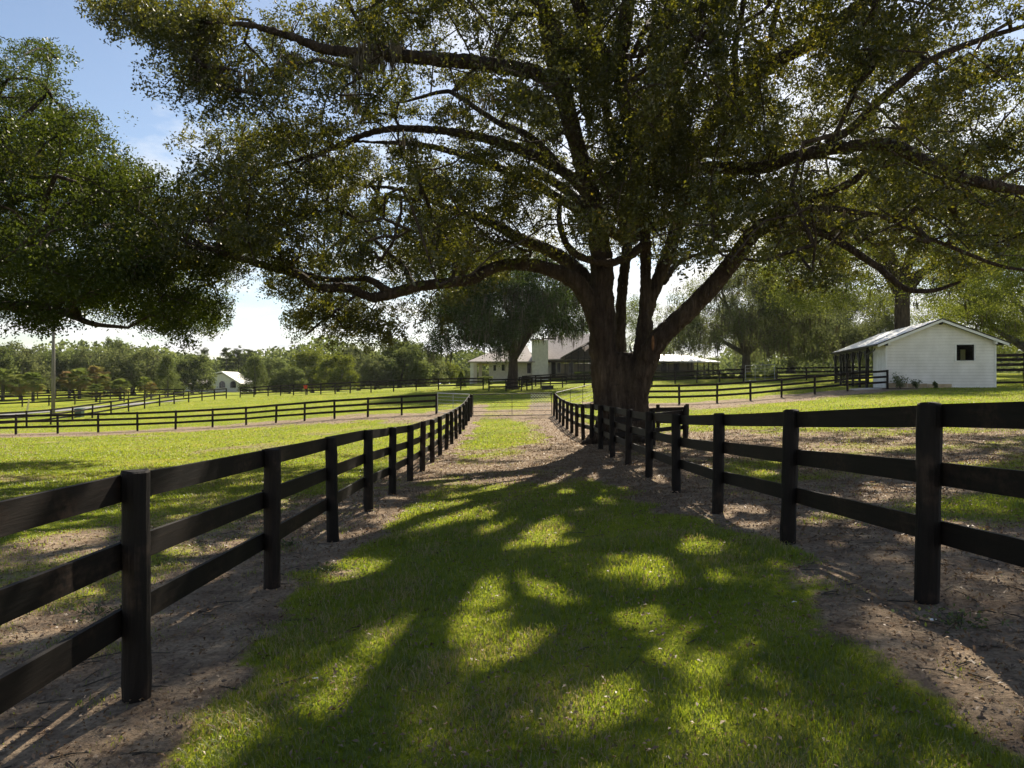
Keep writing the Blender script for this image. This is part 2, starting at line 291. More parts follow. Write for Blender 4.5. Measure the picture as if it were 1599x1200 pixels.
def ground_mat():
    m, nt, out = new_mat('field_ground')
    v = mapped(nt, (1, 1, 1)); at = N(nt, 'ShaderNodeAttribute'); at.attribute_name = 'turf'
    n_b = noise(nt, v, 0.35, 5); n_m = noise(nt, v, 3.0, 6, 0.62); n_f = noise(nt, v, 28, 8, 0.7); n_s = noise(nt, v, 9, 7, 0.66)
    soil = ramp(nt, n_m.outputs['Fac'], [(0.25, (0.125, 0.086, 0.060)), (0.5, (0.25, 0.188, 0.13)), (0.75, (0.39, 0.31, 0.215))])
    fleck = ramp(nt, n_f.outputs['Fac'], [(0.36, (0.45, 0.42, 0.40)), (0.52, (1, 1, 1)), (0.68, (1.35, 1.28, 1.2))])
    so = nt.nodes.new('ShaderNodeMix'); so.data_type = 'RGBA'; so.blend_type = 'MULTIPLY'; so.inputs[0].default_value = 0.85
    nt.links.new(soil.outputs[0], so.inputs[6]); nt.links.new(fleck.outputs[0], so.inputs[7])
    turf = ramp(nt, n_b.outputs['Fac'], [(0.3, (0.15, 0.19, 0.012)), (0.52, (0.23, 0.262, 0.016)), (0.72, (0.31, 0.285, 0.035))])
    tf = ramp(nt, n_s.outputs['Fac'], [(0.3, (0.5, 0.55, 0.5)), (0.55, (1, 1, 1)), (0.66, (1.25, 1.2, 1.1)), (0.75, (1.7, 1.25, 3.0))])
    tu = nt.nodes.new('ShaderNodeMix'); tu.data_type = 'RGBA'; tu.blend_type = 'MULTIPLY'; tu.inputs[0].default_value = 0.9
    nt.links.new(turf.outputs[0], tu.inputs[6]); nt.links.new(tf.outputs[0], tu.inputs[7])
    # ragged edge between turf and soil
    a = N(nt, 'ShaderNodeMath', operation='MULTIPLY_ADD'); nt.links.new(n_s.outputs['Fac'], a.inputs[0]); a.inputs[1].default_value = 0.9; a.inputs[2].default_value = -0.45
    b_ = N(nt, 'ShaderNodeMath', operation='ADD'); nt.links.new(a.outputs[0], b_.inputs[0]); nt.links.new(at.outputs['Fac'], b_.inputs[1])
    mask = ramp(nt, b_.outputs[0], [(0.36, (0, 0, 0)), (0.64, (1, 1, 1))])
    c = mixc(nt, mask.outputs[0], so.outputs[2], tu.outputs[2])
    b = N(nt, 'ShaderNodeBsdfPrincipled'); b.inputs['Roughness'].default_value = 0.95; b.inputs['Specular IOR Level'].default_value = 0.08
    nt.links.new(c, b.inputs['Base Color'])
    hs = N(nt, 'ShaderNodeMath', operation='MULTIPLY_ADD'); nt.links.new(n_s.outputs['Fac'], hs.inputs[0]); hs.inputs[1].default_value = 2.0; nt.links.new(n_f.outputs['Fac'], hs.inputs[2])
    bp = N(nt, 'ShaderNodeBump'); bp.inputs['Strength'].default_value = 0.9; bp.inputs['Distance'].default_value = 0.03
    nt.links.new(hs.outputs[0], bp.inputs['Height']); nt.links.new(bp.outputs[0], b.inputs['Normal'])
    nt.links.new(b.outputs[0], out.inputs[0]); return m
M['ground'] = ground_mat()

# ------------------------------------------------------------------ mesh helpers
def link(name, me, mat, parent=None):
    o = bpy.data.objects.new(name, me); COL.objects.link(o)
    if mat is not None: me.materials.append(mat)
    if parent is not None: o.parent = parent
    return o
def np_mesh(name, co, faces, mat, parent=None, tint=None, smooth=False):
    """faces: (n,k) int array (all the same size) or list of such arrays"""
    if not isinstance(faces, (list, tuple)): faces = [faces]
    faces = [f for f in faces if len(f)]
    me = bpy.data.meshes.new(name)
    me.vertices.add(len(co)); me.vertices.foreach_set('co', np.ascontiguousarray(co, np.float32).ravel())
    tot = sum(f.size for f in faces); me.loops.add(tot)
    me.loops.foreach_set('vertex_index', np.concatenate([f.ravel() for f in faces]).astype(np.int32))
    sizes = np.concatenate([np.full(len(f), f.shape[1]) for f in faces]); starts = np.concatenate([[0], np.cumsum(sizes)[:-1]])
    me.polygons.add(len(sizes)); me.polygons.foreach_set('loop_start', starts.astype(np.int32))
    if smooth: me.polygons.foreach_set('use_smooth', np.ones(len(sizes), bool))
    if tint is not None:
        a = me.attributes.new('tint', 'FLOAT', 'POINT'); a.data.foreach_set('value', np.asarray(tint, np.float32))
    me.update(calc_edges=True)
    return link(name, me, mat, parent)

class MB:
    """collects boxes, prisms, tubes into one mesh"""
    def __init__(s): s.v = []; s.f = []
    def add(s, vs, fs):
        k = len(s.v); s.v += [tuple(map(float, p)) for p in vs]; s.f += [tuple(i+k for i in f) for f in fs]
    def box(s, x0, x1, y0, y1, z0, z1):
        s.add([(x0, y0, z0), (x1, y0, z0), (x1, y1, z0), (x0, y1, z0), (x0, y0, z1), (x1, y0, z1), (x1, y1, z1), (x0, y1, z1)],
              [(3, 2, 1, 0), (4, 5, 6, 7), (0, 1, 5, 4), (1, 2, 6, 5), (2, 3, 7, 6), (3, 0, 4, 7)])
    def hexa(s, p): s.add(p, [(3, 2, 1, 0), (4, 5, 6, 7), (0, 1, 5, 4), (1, 2, 6, 5), (2, 3, 7, 6), (3, 0, 4, 7)])
    def prism(s, poly, a, b):
        """poly: list of 3D points; extruded by vector b-a offset (a,b are offset vectors)"""
        n = len(poly); A = [np.add(p, a) for p in poly]; B = [np.add(p, b) for p in poly]
        s.add(A+B, [tuple(range(n-1, -1, -1)), tuple(range(n, 2*n))]+[(i, (i+1) % n, n+(i+1) % n, n+i) for i in range(n)])
    def tube(s, pts, rad, sides=8, cap=True):
        co, fc = tube_arrays(np.array(pts, float), np.broadcast_to(np.asarray(rad, float), (len(pts),)), sides)
        k = len(s.v); s.v += [tuple(p) for p in co]; s.f += [tuple(int(i)+k for i in f) for f in fc]
        if cap:
            s.f.append(tuple(k+i for i in range(sides-1, -1, -1))); m = k+sides*(len(pts)-1); s.f.append(tuple(m+i for i in range(sides)))
    def build(s, name, mat, parent=None, smooth=False, bevel=0):
        me = bpy.data.meshes.new(name); me.from_pydata(s.v, [], s.f); me.update()
        if smooth: me.polygons.foreach_set('use_smooth', np.ones(len(me.polygons), bool))
        o = link(name, me, mat, parent)
        if bevel:
            b = o.modifiers.new('bevel', 'BEVEL'); b.width = bevel; b.segments = 2; b.limit_method = 'ANGLE'
        return o

def tube_arrays(p, r, sides):
    n = len(p); t = np.gradient(p, axis=0); t /= np.linalg.norm(t, axis=1)[:, None]+1e-9
    ref = np.array([0.13, 0.21, 0.97]) if abs(t[:, 2]).mean() < 0.8 else np.array([0.98, 0.17, 0.1])
    u = np.cross(t, ref); u /= np.linalg.norm(u, axis=1)[:, None]+1e-9; w = np.cross(t, u)
    a = np.arange(sides)/sides*2*np.pi
    co = p[:, None]+r[:, None, None]*(np.cos(a)[None, :, None]*u[:, None]+np.sin(a)[None, :, None]*w[:, None])
    i = np.arange(n-1)[:, None]*sides; j = np.arange(sides)[None]; jn = (j+1) % sides
    fc = np.stack([i+j, i+jn, i+sides+jn, i+sides+j], -1).reshape(-1, 4)
    return co.reshape(-1, 3), fc
def tubes_mesh(name, paths, mat, parent, sides=6, smooth=True):
    cs, fs, k = [], [], 0
    for p, r, *s in paths:
        c, f = tube_arrays(np.asarray(p, float), np.asarray(r, float), s[0] if s else sides); cs.append(c); fs.append(f+k); k += len(c)
    return np_mesh(name, np.concatenate(cs), np.concatenate(fs), mat, parent, smooth=smooth)

def spline(p, n_per=6):
    """Catmull-Rom through rows of p (any columns)"""
    p = np.asarray(p, float); q = np.vstack([2*p[0]-p[1], p, 2*p[-1]-p[-2]]); out = []
    for i in range(1, len(q)-2):
        for t in np.arange(n_per)/n_per:
            a, b, c, d = q[i-1], q[i], q[i+1], q[i+2]
            out.append(0.5*((2*b)+(c-a)*t+(2*a-5*b+4*c-d)*t*t+(3*b-a-3*c+d)*t**3))
    out.append(p[-1]); return np.array(out)

def tag(o, label=None, cat=None, group=None, kind=None):
    if label: o['label'] = label
    if cat: o['category'] = cat
    if group: o['group'] = group
    if kind: o['kind'] = kind
    return o
def empty(name, loc=(0, 0, 0), rz=0.0):
    o = bpy.data.objects.new(name, None); COL.objects.link(o); o.location = loc; o.rotation_euler = (0, 0, rz); o.empty_display_size = 0.3
    return o
def copy_tree(o, parent=None):
    c = o.copy(); COL.objects.link(c)
    if parent is not None: c.parent = parent
    for ch in list(o.children): copy_tree(ch, c)
    return c

def leaves(name, c, L, W, mat, parent, rg, up=0.5, tint=None, fold=0.12, twigs=None, twig_mat=None):
    """one small folded quad per leaf"""
    n = len(c); nr = rg.normal(size=(n, 3))+np.array([0, 0, up]); nr /= np.linalg.norm(nr, axis=1)[:, None]
    a = np.cross(nr, rg.normal(size=(n, 3))); a /= np.linalg.norm(a, axis=1)[:, None]+1e-9; b = np.cross(nr, a)
    L = np.broadcast_to(L, (n,))[:, None]*rg.uniform(0.7, 1.3, (n, 1)); W = np.broadcast_to(W, (n,))[:, None]*rg.uniform(0.7, 1.3, (n, 1))
    co = np.empty((n, 4, 3)); s = rg.uniform(-0.15, 0.1, (n, 1))
    co[:, 0] = c-a*L/2; co[:, 1] = c+a*L*s+b*W/2+nr*L*fold; co[:, 2] = c+a*L/2; co[:, 3] = c+a*L*s-b*W/2+nr*L*fold
    t = np.repeat(rg.uniform(0, 1, n) if tint is None else tint, 4); co = co.reshape(-1, 3); fc = np.arange(n*4).reshape(-1, 4)
    if not twigs: return np_mesh(name, co, fc, mat, parent, tint=t)
    cs, fs, k = [co], [fc], n*4
    for p, r, *sd in twigs:
        c2, f2 = tube_arrays(np.asarray(p, float), np.asarray(r, float), sd[0] if sd else 5); cs.append(c2); fs.append(f2+k); k += len(c2)
    co = np.concatenate(cs); fc = np.concatenate(fs); o = np_mesh(name, co, fc, mat, parent, tint=np.concatenate([t, np.zeros(len(co)-len(t))]))
    o.data.materials.append(twig_mat or M['bark']); mi = np.zeros(len(fc), np.int32); mi[n:] = 1; o.data.polygons.foreach_set('material_index', mi); return o

def moss_strands(name, tops, lens, parent, rg, width=0.05, per=5, mat='moss'):
    """bundles of hanging ragged strands, each a thin tapering three sided strip"""
    cs, fs, tt, k = [], [], [], 0
    for p, l in zip(tops, lens):
        for _ in range(per):
            q = p+rg.normal(size=3)*np.array([0.16, 0.16, 0.08])*(width/0.05)**0.5; ll = l*rg.uniform(0.35, 1.0); m = 5
            z = np.linspace(0, -ll, m); sw = np.cumsum(rg.normal(size=(m, 2))*0.03*ll, 0)
            path = np.column_stack([q[0]+sw[:, 0], q[1]+sw[:, 1], q[2]+z]); r = width*rg.uniform(0.5, 1.2)*np.array([0.35, 1.0, 0.8, 0.45, 0.06])*rg.uniform(0.6, 1.3, m)
            c, f = tube_arrays(path, r, 3); cs.append(c); fs.append(f+k); k += len(c); tt.append(np.full(len(c), rg.uniform()))
    return np_mesh(name, np.concatenate(cs), np.concatenate(fs), M[mat], parent, tint=np.concatenate(tt))

# ------------------------------------------------------------------ tree growth
def grow(limbs, clusters, rg, seg=0.55, r0=0.010, droop=0.10):
    """join every leaf cluster to the nearest wood, letting new wood carry later clusters; returns branch tubes"""
    nodes = [np.array(l)[:, :3] for l in limbs]; nodes = np.concatenate(nodes); par = np.full(len(nodes), -1); cnt = np.zeros(len(nodes))
    nb = len(nodes); cap = nb+len(clusters)*14; X = np.zeros((cap, 3)); X[:nb] = nodes; PAR = np.full(cap, -1); m = nb
    d0 = np.array([np.min(((nodes-c)**2).sum(1)) for c in clusters]); chains = []
    for ci in np.argsort(d0):
        c = clusters[ci]; v = X[:m]-c; dd = (v**2).sum(1)*(1+0.25*(v[:, 2] > 0)); i = int(np.argmin(dd)); a = X[i]; L = math.sqrt(((a-c)**2).sum())
        k = int(min(10, max(2, round(L/seg)))); t = np.linspace(0, 1, k+1)[1:]
        pts = a+(c-a)*t[:, None]+np.sin(np.pi*t)[:, None]*(rg.normal(size=3)*0.09*L+np.array([0, 0, droop*L]))+rg.normal(size=(k, 3))*0.03*L*(t < 1)[:, None]
        prev = i; ids = [i]
        for p in pts:
            X[m] = p; PAR[m] = prev; prev = m; ids.append(m); m += 1
        chains.append(ids)
    cnt = np.zeros(m)
    for ids in chains: cnt[ids[-1]] += 1
    for j in range(m-1, nb-1, -1):
        if PAR[j] >= 0: cnt[PAR[j]] += cnt[j]
    paths = []
    for ids in chains:
        r = r0*np.sqrt(np.maximum(cnt[ids], 1))+0.004; r[0] = r[1]*1.15
        paths.append((X[ids], np.minimum(r, 0.12)))
    return paths

def cluster_leaves(cl, rad, n_leaf, rg, tips=12, spread=0.2, flat=0.65):
    """leaf centres gathered round twig tips inside each cluster"""
    n = len(cl); rad = np.broadcast_to(rad, (n,))
    d = rg.normal(size=(n, tips, 3)); d /= np.linalg.norm(d, axis=2)[..., None]; d *= rg.uniform(0.25, 1, (n, tips, 1))**0.6
    d[..., 2] *= flat
    T = cl[:, None]+d*rad[:, None, None]
    per = max(1, n_leaf//tips); c = T[:, :, None]+rg.normal(size=(n, tips, per, 3))*spread*rad[:, None, None, None]
    tint = np.clip(rg.uniform(0, 1, (n, tips, per))*0.6+0.4*rg.uniform(0, 1, (n, 1, 1)), 0, 1)
    return c.reshape(-1, 3), tint.ravel(), T

# lit patches of ground (photo pixels: centre, half sizes, slope) where gaps in the crown let the sun through
LIT = [(775, 672, 120, 22, 0), (720, 702, 80, 8, 0.02), (790, 714, 100, 7, 0), (690, 731, 90, 8, 0), (800, 729, 70, 7, 0), (860, 736, 45, 6, -0.2), (820, 752, 95, 17, -0.15), (932, 742, 26, 13, 0), (1040, 748, 36, 9, 0), (690, 748, 70, 6, 0), (676, 803, 100, 28, -0.25), (835, 826, 40, 15, -0.1),
       (770, 826, 30, 9, 0), (995, 890, 66, 17, -0.15), (858, 922, 26, 7, -0.2), (740, 905, 24, 7, -0.3), (700, 952, 98, 36, -0.6), (590, 1030, 125, 42, -0.62), (775, 1018, 78, 24, -0.35),
       (925, 1108, 76, 40, -0.3), (1095, 1120, 45, 40, 0.1), (90, 838, 95, 24, -0.1), (325, 907, 48, 11, -0.2), (90, 990, 95, 17, -0.25), (350, 1015, 34, 13, -0.2),
       (140, 700, 160, 14, 0), (420, 705, 110, 16, -0.05), (1250, 640, 400, 20, 0), (1190, 740, 30, 6, 0), (1320, 700, 90, 7, 0), (1500, 725, 80, 6, 0), (1130, 705, 30, 6, 0), (1025, 905, 30, 18, 0),
       (1190, 1060, 20, 12, 0), (1180, 820, 40, 8, 0), (1560, 850, 50, 12, 0), (1280, 800, 60, 9, 0.1), (610, 700, 40, 8, 0), (1480, 1010, 50, 14, 0.3), (500, 720, 60, 8, 0)]
def sun_hole(c):
    zg = hgt(c[:, 0], c[:, 1]); g = c.copy()
    for _ in range(3):
        t = (c[:, 2]-zg)/SUNV[2]; g = c-SUNV*t[:, None]; zg = hgt(g[:, 0], g[:, 1])
    px, py = proj(np.column_stack([g[:, 0], g[:, 1], zg])); hit = np.zeros(len(c), bool)
    for cx, cy, rx, ry, sl in LIT:
        u = px-cx; v = py-cy-sl*u
        hit |= (u/rx)**2+(v/ry)**2 < 0.6
    return hit & (g[:, 1] > 1.5)

def lit_value(c):
    zg = hgt(c[:, 0], c[:, 1]-c[:, 2]*1.1); g = c.copy()
    for _ in range(2):
        t = (c[:, 2]-zg)/SUNV[2]; g = c-SUNV*t[:, None]; zg = hgt(g[:, 0], g[:, 1])
    px, py = proj(np.column_stack([g[:, 0], g[:, 1], zg])); e = np.full(len(c), 9.0)
    for cx, cy, rx, ry, sl in LIT:
        u = px-cx; v = py-cy-sl*u
        e = np.minimum(e, (u/rx)**2+(v/ry)**2)
    nz = fbm((g[:, 0]-0.27*g[:, 1])/0.4, g[:, 1]/1.5, seed=88, oct=3); sp = fbm(g[:, 0]/0.5+40, g[:, 1]/0.8, seed=89, oct=2)
    e = e*(1+0.9*(nz-0.5))+0.9*(nz-0.42); e = e+1.3*(fbm(g[:, 0]/0.2, g[:, 1]/0.34, seed=90, oct=2)-0.47); e = np.where(sp > 0.685, 0.3, e)
    e[g[:, 1] < 1.5] = 9
    return e
def punch(c, t, rg):
    e = lit_value(c)
    k = rg.uniform(0, 1, len(c)) < sstep(0.6, 1.15, e)*0.97+0.03; return c[k], t[k]
BOT_X = [-60, 0, 60, 115, 150, 180, 230, 300, 345, 362, 375, 425, 440, 500, 560, 600, 640, 700, 740, 765, 800, 900, 1030, 1070, 1150, 1200, 1250, 1300, 1400, 1470, 1600, 1700]
BOT_Y = [520, 515, 522, 505, 500, 505, 535, 545, 520, 470, 440, 440, 515, 552, 540, 535, 528, 528, 505, 470, 440, 425, 425, 430, 440, 465, 478, 440, 450, 460, 430, 430]
GY = [-60, 0, 54, 60, 100, 140, 155, 180, 200, 220, 246, 247]
GL = [-200, -200, -60, 92, 112, 102, 125, 150, 175, 195, 246, 9999]
GY2 = [-60, 0, 45, 70, 100, 130, 150, 165, 185, 210, 230, 246]
GR = [105, 112, 142, 185, 200, 214, 205, 190, 205, 226, 264, 282]
def outline(c, t, rg, main=False, soft=20):
    px, py = proj(c); n1 = fbm(c[:, 0]/0.65, c[:, 1]/1.6, c[:, 2]/0.9, seed=95, oct=3)-0.5; n2 = fbm(c[:, 0]/0.35, c[:, 1]/2.0, c[:, 2]/0.35, seed=96, oct=2)-0.5
    b = np.interp(px, BOT_X, BOT_Y)
    if main: b = np.where(px < 372, np.minimum(b, 452-0.02*px), b)
    b = b+n1*90+n2*30+soft; k = py < b
    q = n1*30+n2*12; k &= ~((py < 246) & (px > np.interp(py, GY, GL)+q+soft*0.7) & (px < np.interp(py, GY2, GR)+q-soft*0.7))
    k |= (px < -60) | (px > 1700) | (py < -60)
    return c[k], t[k]
def tidy(paths):
    out = []
    for p, r in paths:
        px, py = proj(p); inn = (px > -40) & (px < 1640) & (py > -40)
        bad = inn & ((py > np.interp(px, BOT_X, BOT_Y)+22) | ((py < 246) & (px > np.interp(py, GY, GL)+8) & (px < np.interp(py, GY2, GR)-8)))
        if not bad.any(): out.append((p, r))
    return out
def clear_limbs(c, t, limbs, rg):
    # foliage grows above and beyond the limbs: thin out leaves hanging below the underside that faces the lane
    px, py = proj(c); drop = np.zeros(len(c)); S = np.concatenate([s for s in limbs]); S = S[S[:, 3] > 0.05]
    lx, ly = proj(S[:, :3]); lr = S[:, 3]/S[:, 1]*F
    cell = {}
    for x_, y_, r_, d_ in zip(lx, ly, lr, S[:, 1]):
        if not (-60 < x_ < 1660 and -60 < y_ < 620): continue
        m = (np.abs(px-x_) < r_+7) & (np.abs(py-y_) < r_+7) & (c[:, 1] < d_+0.25)
        drop[m] = 1
    keep = fbm(c[:, 0]/1.3, c[:, 1]/1.3, c[:, 2]/1.3, seed=93, oct=2) > 0.56
    k = (drop < 0.5) | (keep & (rg.uniform(0, 1, len(c)) < 0.8)) | (rg.uniform(0, 1, len(c)) < 0.08)
    return c[k], t[k]
def screen_prob(px, py, rows, ch=75.0, cw=80.0):
    g = np.array([[int(ch_) for ch_ in r] for r in rows], float)/9.0
    fx = np.clip(px/cw-0.5, 0, g.shape[1]-1.001); fy = np.clip(py/ch-0.5, 0, g.shape[0]-1.001)
    ix, iy = fx.astype(int), fy.astype(int); tx, ty = fx-ix, fy-iy
    return g[iy, ix]*(1-tx)*(1-ty)+g[iy, ix+1]*tx*(1-ty)+g[iy+1, ix]*(1-tx)*ty+g[iy+1, ix+1]*tx*ty

def sample_crown(n, cen, rad, zr, rows, rg, inner=0.42, off_keep=0.35, holes=True, ymin=11.0):
    out = []; tot = 0
    while tot < n:
        k = 6000
        th = rg.uniform(0, 2*np.pi, k); rr = np.sqrt(rg.uniform(0, 1, k))
        lx = np.where(np.cos(th) < 0, rad[0], rad[1]); ly = np.where(np.sin(th) < 0, rad[2], rad[3])
        x = cen[0]+np.cos(th)*rr*lx; y = cen[1]+np.sin(th)*rr*ly
        z0 = hgt(x, y); h = rg.uniform(zr[0], zr[1], k); top = zr[1]*np.sqrt(np.maximum(0, 1-rr**2.4)); bot = zr[0]+1.2*(1-rr)
        c = np.column_stack([x, y, z0+h]); q = np.hypot(rr, np.maximum(0, (h-zr[0]))/(zr[1]-zr[0])*0.95)
        ok = (h < np.maximum(top, zr[0]+1.5)) & (h > bot) & (q > inner) & (y > ymin)
        px, py = proj(c); inf = (px > -30) & (px < 1630) & (py > -40)
        pr = np.where(inf, screen_prob(px, py, rows), off_keep)
        ok &= rg.uniform(0, 1, k) < pr**1.25
        ok &= ~(inf & (pr < 0.07))
        # clumpy: leave gaps between masses
        ok &= fbm(x/2.1, y/2.1, (z0+h)/1.5, seed=77, oct=2) > 0.475
        c = c[ok]
        if holes and len(c): c = c[~sun_hole(c)]
        out.append(c); tot += len(c)
    return np.concatenate(out)[:n]

def limb(pts, n_per=6, wob=0.0, rg=rng):
    a = np.array([[*P(px, py, d), r] for px, py, d, r in pts]); s = spline(a, n_per)
    s[:, 3] = np.maximum(s[:, 3], 0.02)
    if wob: s[1:-1, :3] += rg.normal(size=(len(s)-2, 3))*wob*s[1:-1, 3:4]
    return s

# ================================================================== SETTING
def build_ground():
    nu, nv = 430, 470
    u = np.linspace(-1, 1, nu); x = 5.0*np.sinh(6.17*u)                # +-1200 m
    t = np.linspace(-1.9, 4.9, nv); y = 9.0+12.0*np.sinh(t)             # fine between 2 and 30 m
    y = np.where(t > 0, y*1.0, y); y[-1] = 1600
    X, Y = np.meshgrid(x, y); Z = hgt(X, Y)
    far = sstep(160, 400, np.hypot(X, Y)); Z = Z*(1-far)+far*np.clip(Z, -1.5, 4.0)
    co = np.column_stack([X.ravel(), Y.ravel(), Z.ravel()])
    i = np.arange(nv-1)[:, None]*nu; j = np.arange(nu-1)[None]
    f = np.stack([i+j, i+j+1, i+nu+j+1, i+nu+j], -1).reshape(-1, 4)
    o = np_mesh('ground', co, f, M['ground'], smooth=True)
    a = o.data.attributes.new('turf', 'FLOAT', 'POINT'); a.data.foreach_set('value', grass_mask(X, Y).ravel().astype(np.float32))
    tag(o, kind='structure'); return o
build_ground()

def build_grass():
    rg = np.random.default_rng(5); n = 760000
    d0, d1 = 2.3, 85.0; p = 0.2
    d = (d0**p+rg.uniform(0, 1, n)*(d1**p-d0**p))**(1/p)
    x = rg.uniform(-1, 1, n)*(0.78*d+0.8); z = hgt(x, d)
    g = grass_mask(x, d); keep = rg.uniform(0, 1, n) < sstep(0.12, 0.62, g+(fbm(x/0.22, d/0.22, seed=41, oct=2)-0.5)*0.7)*0.97+0.012*(d < 16)
    x, d, z, g = x[keep], d[keep], z[keep], g[keep]; n = len(x)
    tuft = fbm(x/0.5, d/0.5, seed=43, oct=2); tall = fbm(x/2.2, d/2.2, seed=44)
    h = (0.020+0.060*tuft*sstep(0.2, 0.8, tall+0.15))*rg.uniform(0.5, 1.45, n)*(0.55+0.5*g)*np.clip((d/6)**0.12, 0.9, 1.35)
    w = 0.0038*np.clip(d/3, 1, 99)**0.7*rg.uniform(0.7, 1.3, n)
    th = rg.uniform(0, 2*np.pi, n); ln = rg.uniform(0.25, 1.15, n)*h
    dx, dy = np.cos(th), np.sin(th); ax, ay = -dy, dx
    co = np.empty((n, 5, 3)); b = np.column_stack([x, d, z-0.006])
    A = np.column_stack([ax*w/2, ay*w/2, np.zeros(n)]); D = np.column_stack([dx, dy, np.zeros(n)])
    up = np.zeros((n, 3)); up[:, 2] = h
    co[:, 0] = b-A; co[:, 1] = b+A
    mid = b+D*(ln*0.32)[:, None]+up*0.62
    co[:, 2] = mid+A*0.75; co[:, 3] = mid-A*0.75
    co[:, 4] = b+D*ln[:, None]+up*(1-0.25*rg.uniform(0, 1, (n, 1)))
    tint = np.clip(0.5*rg.uniform(0, 1, n)+0.55*fbm(x/1.3, d/1.3, seed=46)+0.1*sstep(25, 60, d), 0, 0.85)
    dry = rg.uniform(0, 1, n) < 0.085+0.2*(1-g)+0.36*sstep(0.56, 0.72, fbm(x/0.9, d/0.9, seed=47))
    tint = np.where(dry, rg.uniform(0.9, 1, n), tint)
    k = np.arange(n)[:, None]*5
    o = np_mesh('grass', co.reshape(-1, 3), [k+np.array([[0, 1, 2, 3]]), k+np.array([[3, 2, 4]])], M['grass'], tint=np.repeat(tint, 5))
    tag(o, 'short green grass growing over the lane and paddocks', 'grass', kind='stuff')
build_grass()

def build_litter():
    rg = np.random.default_rng(6); n = 150000; p = 0.35
    d = (2.3**p+rg.uniform(0, 1, n)*(46**p-2.3**p))**(1/p); x = rg.uniform(-1, 1, n)*(0.78*d+0.8)
    g = grass_mask(x, d); rt = np.hypot(x-4.0, (d-22)*0.8)
    dens = (0.10+0.9*(1-sstep(5, 17, rt)))*(1-0.8*g)+0.05*(1-g)+0.085
    dens *= 0.35+1.3*fbm(x/0.9, d/0.9, seed=51); keep = rg.uniform(0, 1, n) < dens
    x, d = x[keep], d[keep]; c = np.column_stack([x, d, hgt(x, d)+rg.uniform(0.004, 0.03, len(x))])
    s = np.clip((d/7)**0.45, 0.8, 2.3); rt = rg.uniform(0, 1, len(x))
    o = leaves('fallen_leaves', c, 0.038*s, 0.018*s, M['litter'], None, rg, up=1.8, tint=rt, fold=0.2)
    tag(o, 'dry brown fallen leaves scattered on the bare soil under the oak', 'fallen leaves', kind='stuff')
    n = 9000; d = (2.3**p+rg.uniform(0, 1, n)*(16**p-2.3**p))**(1/p); x = rg.uniform(-1, 1, n)*(0.78*d+0.8)
    keep = grass_mask(x, d) < 0.25; x, d = x[keep], d[keep]; z = hgt(x, d); n = len(x)
    base = np.array([[1, 0, 0], [-1, 0, 0], [0, 1, 0], [0, -1, 0], [0, 0, 1], [0, 0, -1]], float)
    f = np.array([[0, 2, 4], [2, 1, 4], [1, 3, 4], [3, 0, 4], [2, 0, 5], [1, 2, 5], [3, 1, 5], [0, 3, 5]])
    s = 0.004+0.012*rg.uniform(0, 1, n)**5
    co = base[None]*s[:, None, None]*rg.uniform(0.6, 1.4, (n, 6, 1))+rg.normal(size=(n, 6, 3))*s[:, None, None]*0.2+np.column_stack([x, d, z+s*0.25])[:, None]
    o = np_mesh('soil_clods', co.reshape(-1, 3), (np.arange(n)[:, None, None]*6+f[None]).reshape(-1, 3), M['clod'])
    tag(o, 'small clods of dry sandy soil along the fence lines', 'soil', kind='stuff')
build_litter()
def build_twigs():
    rg = np.random.default_rng(15); n = 900; d = (2.3**.4+rg.uniform(0, 1, n)*(26**.4-2.3**.4))**2.5; x = rg.uniform(-1, 1, n)*(0.78*d+.8)
    k = (grass_mask(x, d) < .4) | (rg.uniform(0, 1, n) < .15); x, d = x[k], d[k]; z = hgt(x, d); paths = []
    for a, b, c in zip(x, d, z):
        th = rg.uniform(0, 6.28); L = rg.uniform(.06, .32); u = np.array([math.cos(th), math.sin(th), 0])*L
        paths.append((np.array([[a, b, c+.008], [a, b, c+.014]+u*.5+rg.normal(size=3)*.012*[1, 1, 0], [a, b, c+.01]+u]), [.004, .0035, .0015], 4))
    tag(tubes_mesh('fallen_twigs', paths, M['bark_grey'], None), 'small dry grey twigs dropped on the soil along the fences', 'twigs', kind='stuff')
build_twigs()

def ground_at(px, d):
    x = (px-799.5)/F*d; return x, d, h1(x, d)
def strip(name, line, width, mat, lift=0.02, kind='structure'):
    s = spline(np.array(line, float), 8); t = np.gradient(s, axis=0); t /= np.linalg.norm(t, axis=1)[:, None]; nrm = np.column_stack([-t[:, 1], t[:, 0]])
    co = []; m = 7
    for q in np.linspace(-0.5, 0.5, m):
        e = s+nrm*q*width; co.append(np.column_stack([e, hgt(e[:, 0], e[:, 1])+lift]))
    co = np.stack(co, 1).reshape(-1, 3); n = len(s); i = np.arange(n-1)[:, None]*m; j = np.arange(m-1)[None]
    o = np_mesh(name, co, np.stack([i+j, i+j+1, i+m+j+1, i+m+j], -1).reshape(-1, 4), mat, smooth=True)
    return tag(o, kind=kind)
strip('road', [(-42, 88), (-47, 78), (-54, 68), (-66, 58), (-84, 50), (-110, 44)], 4.2, M['grey_road'], 0.05)

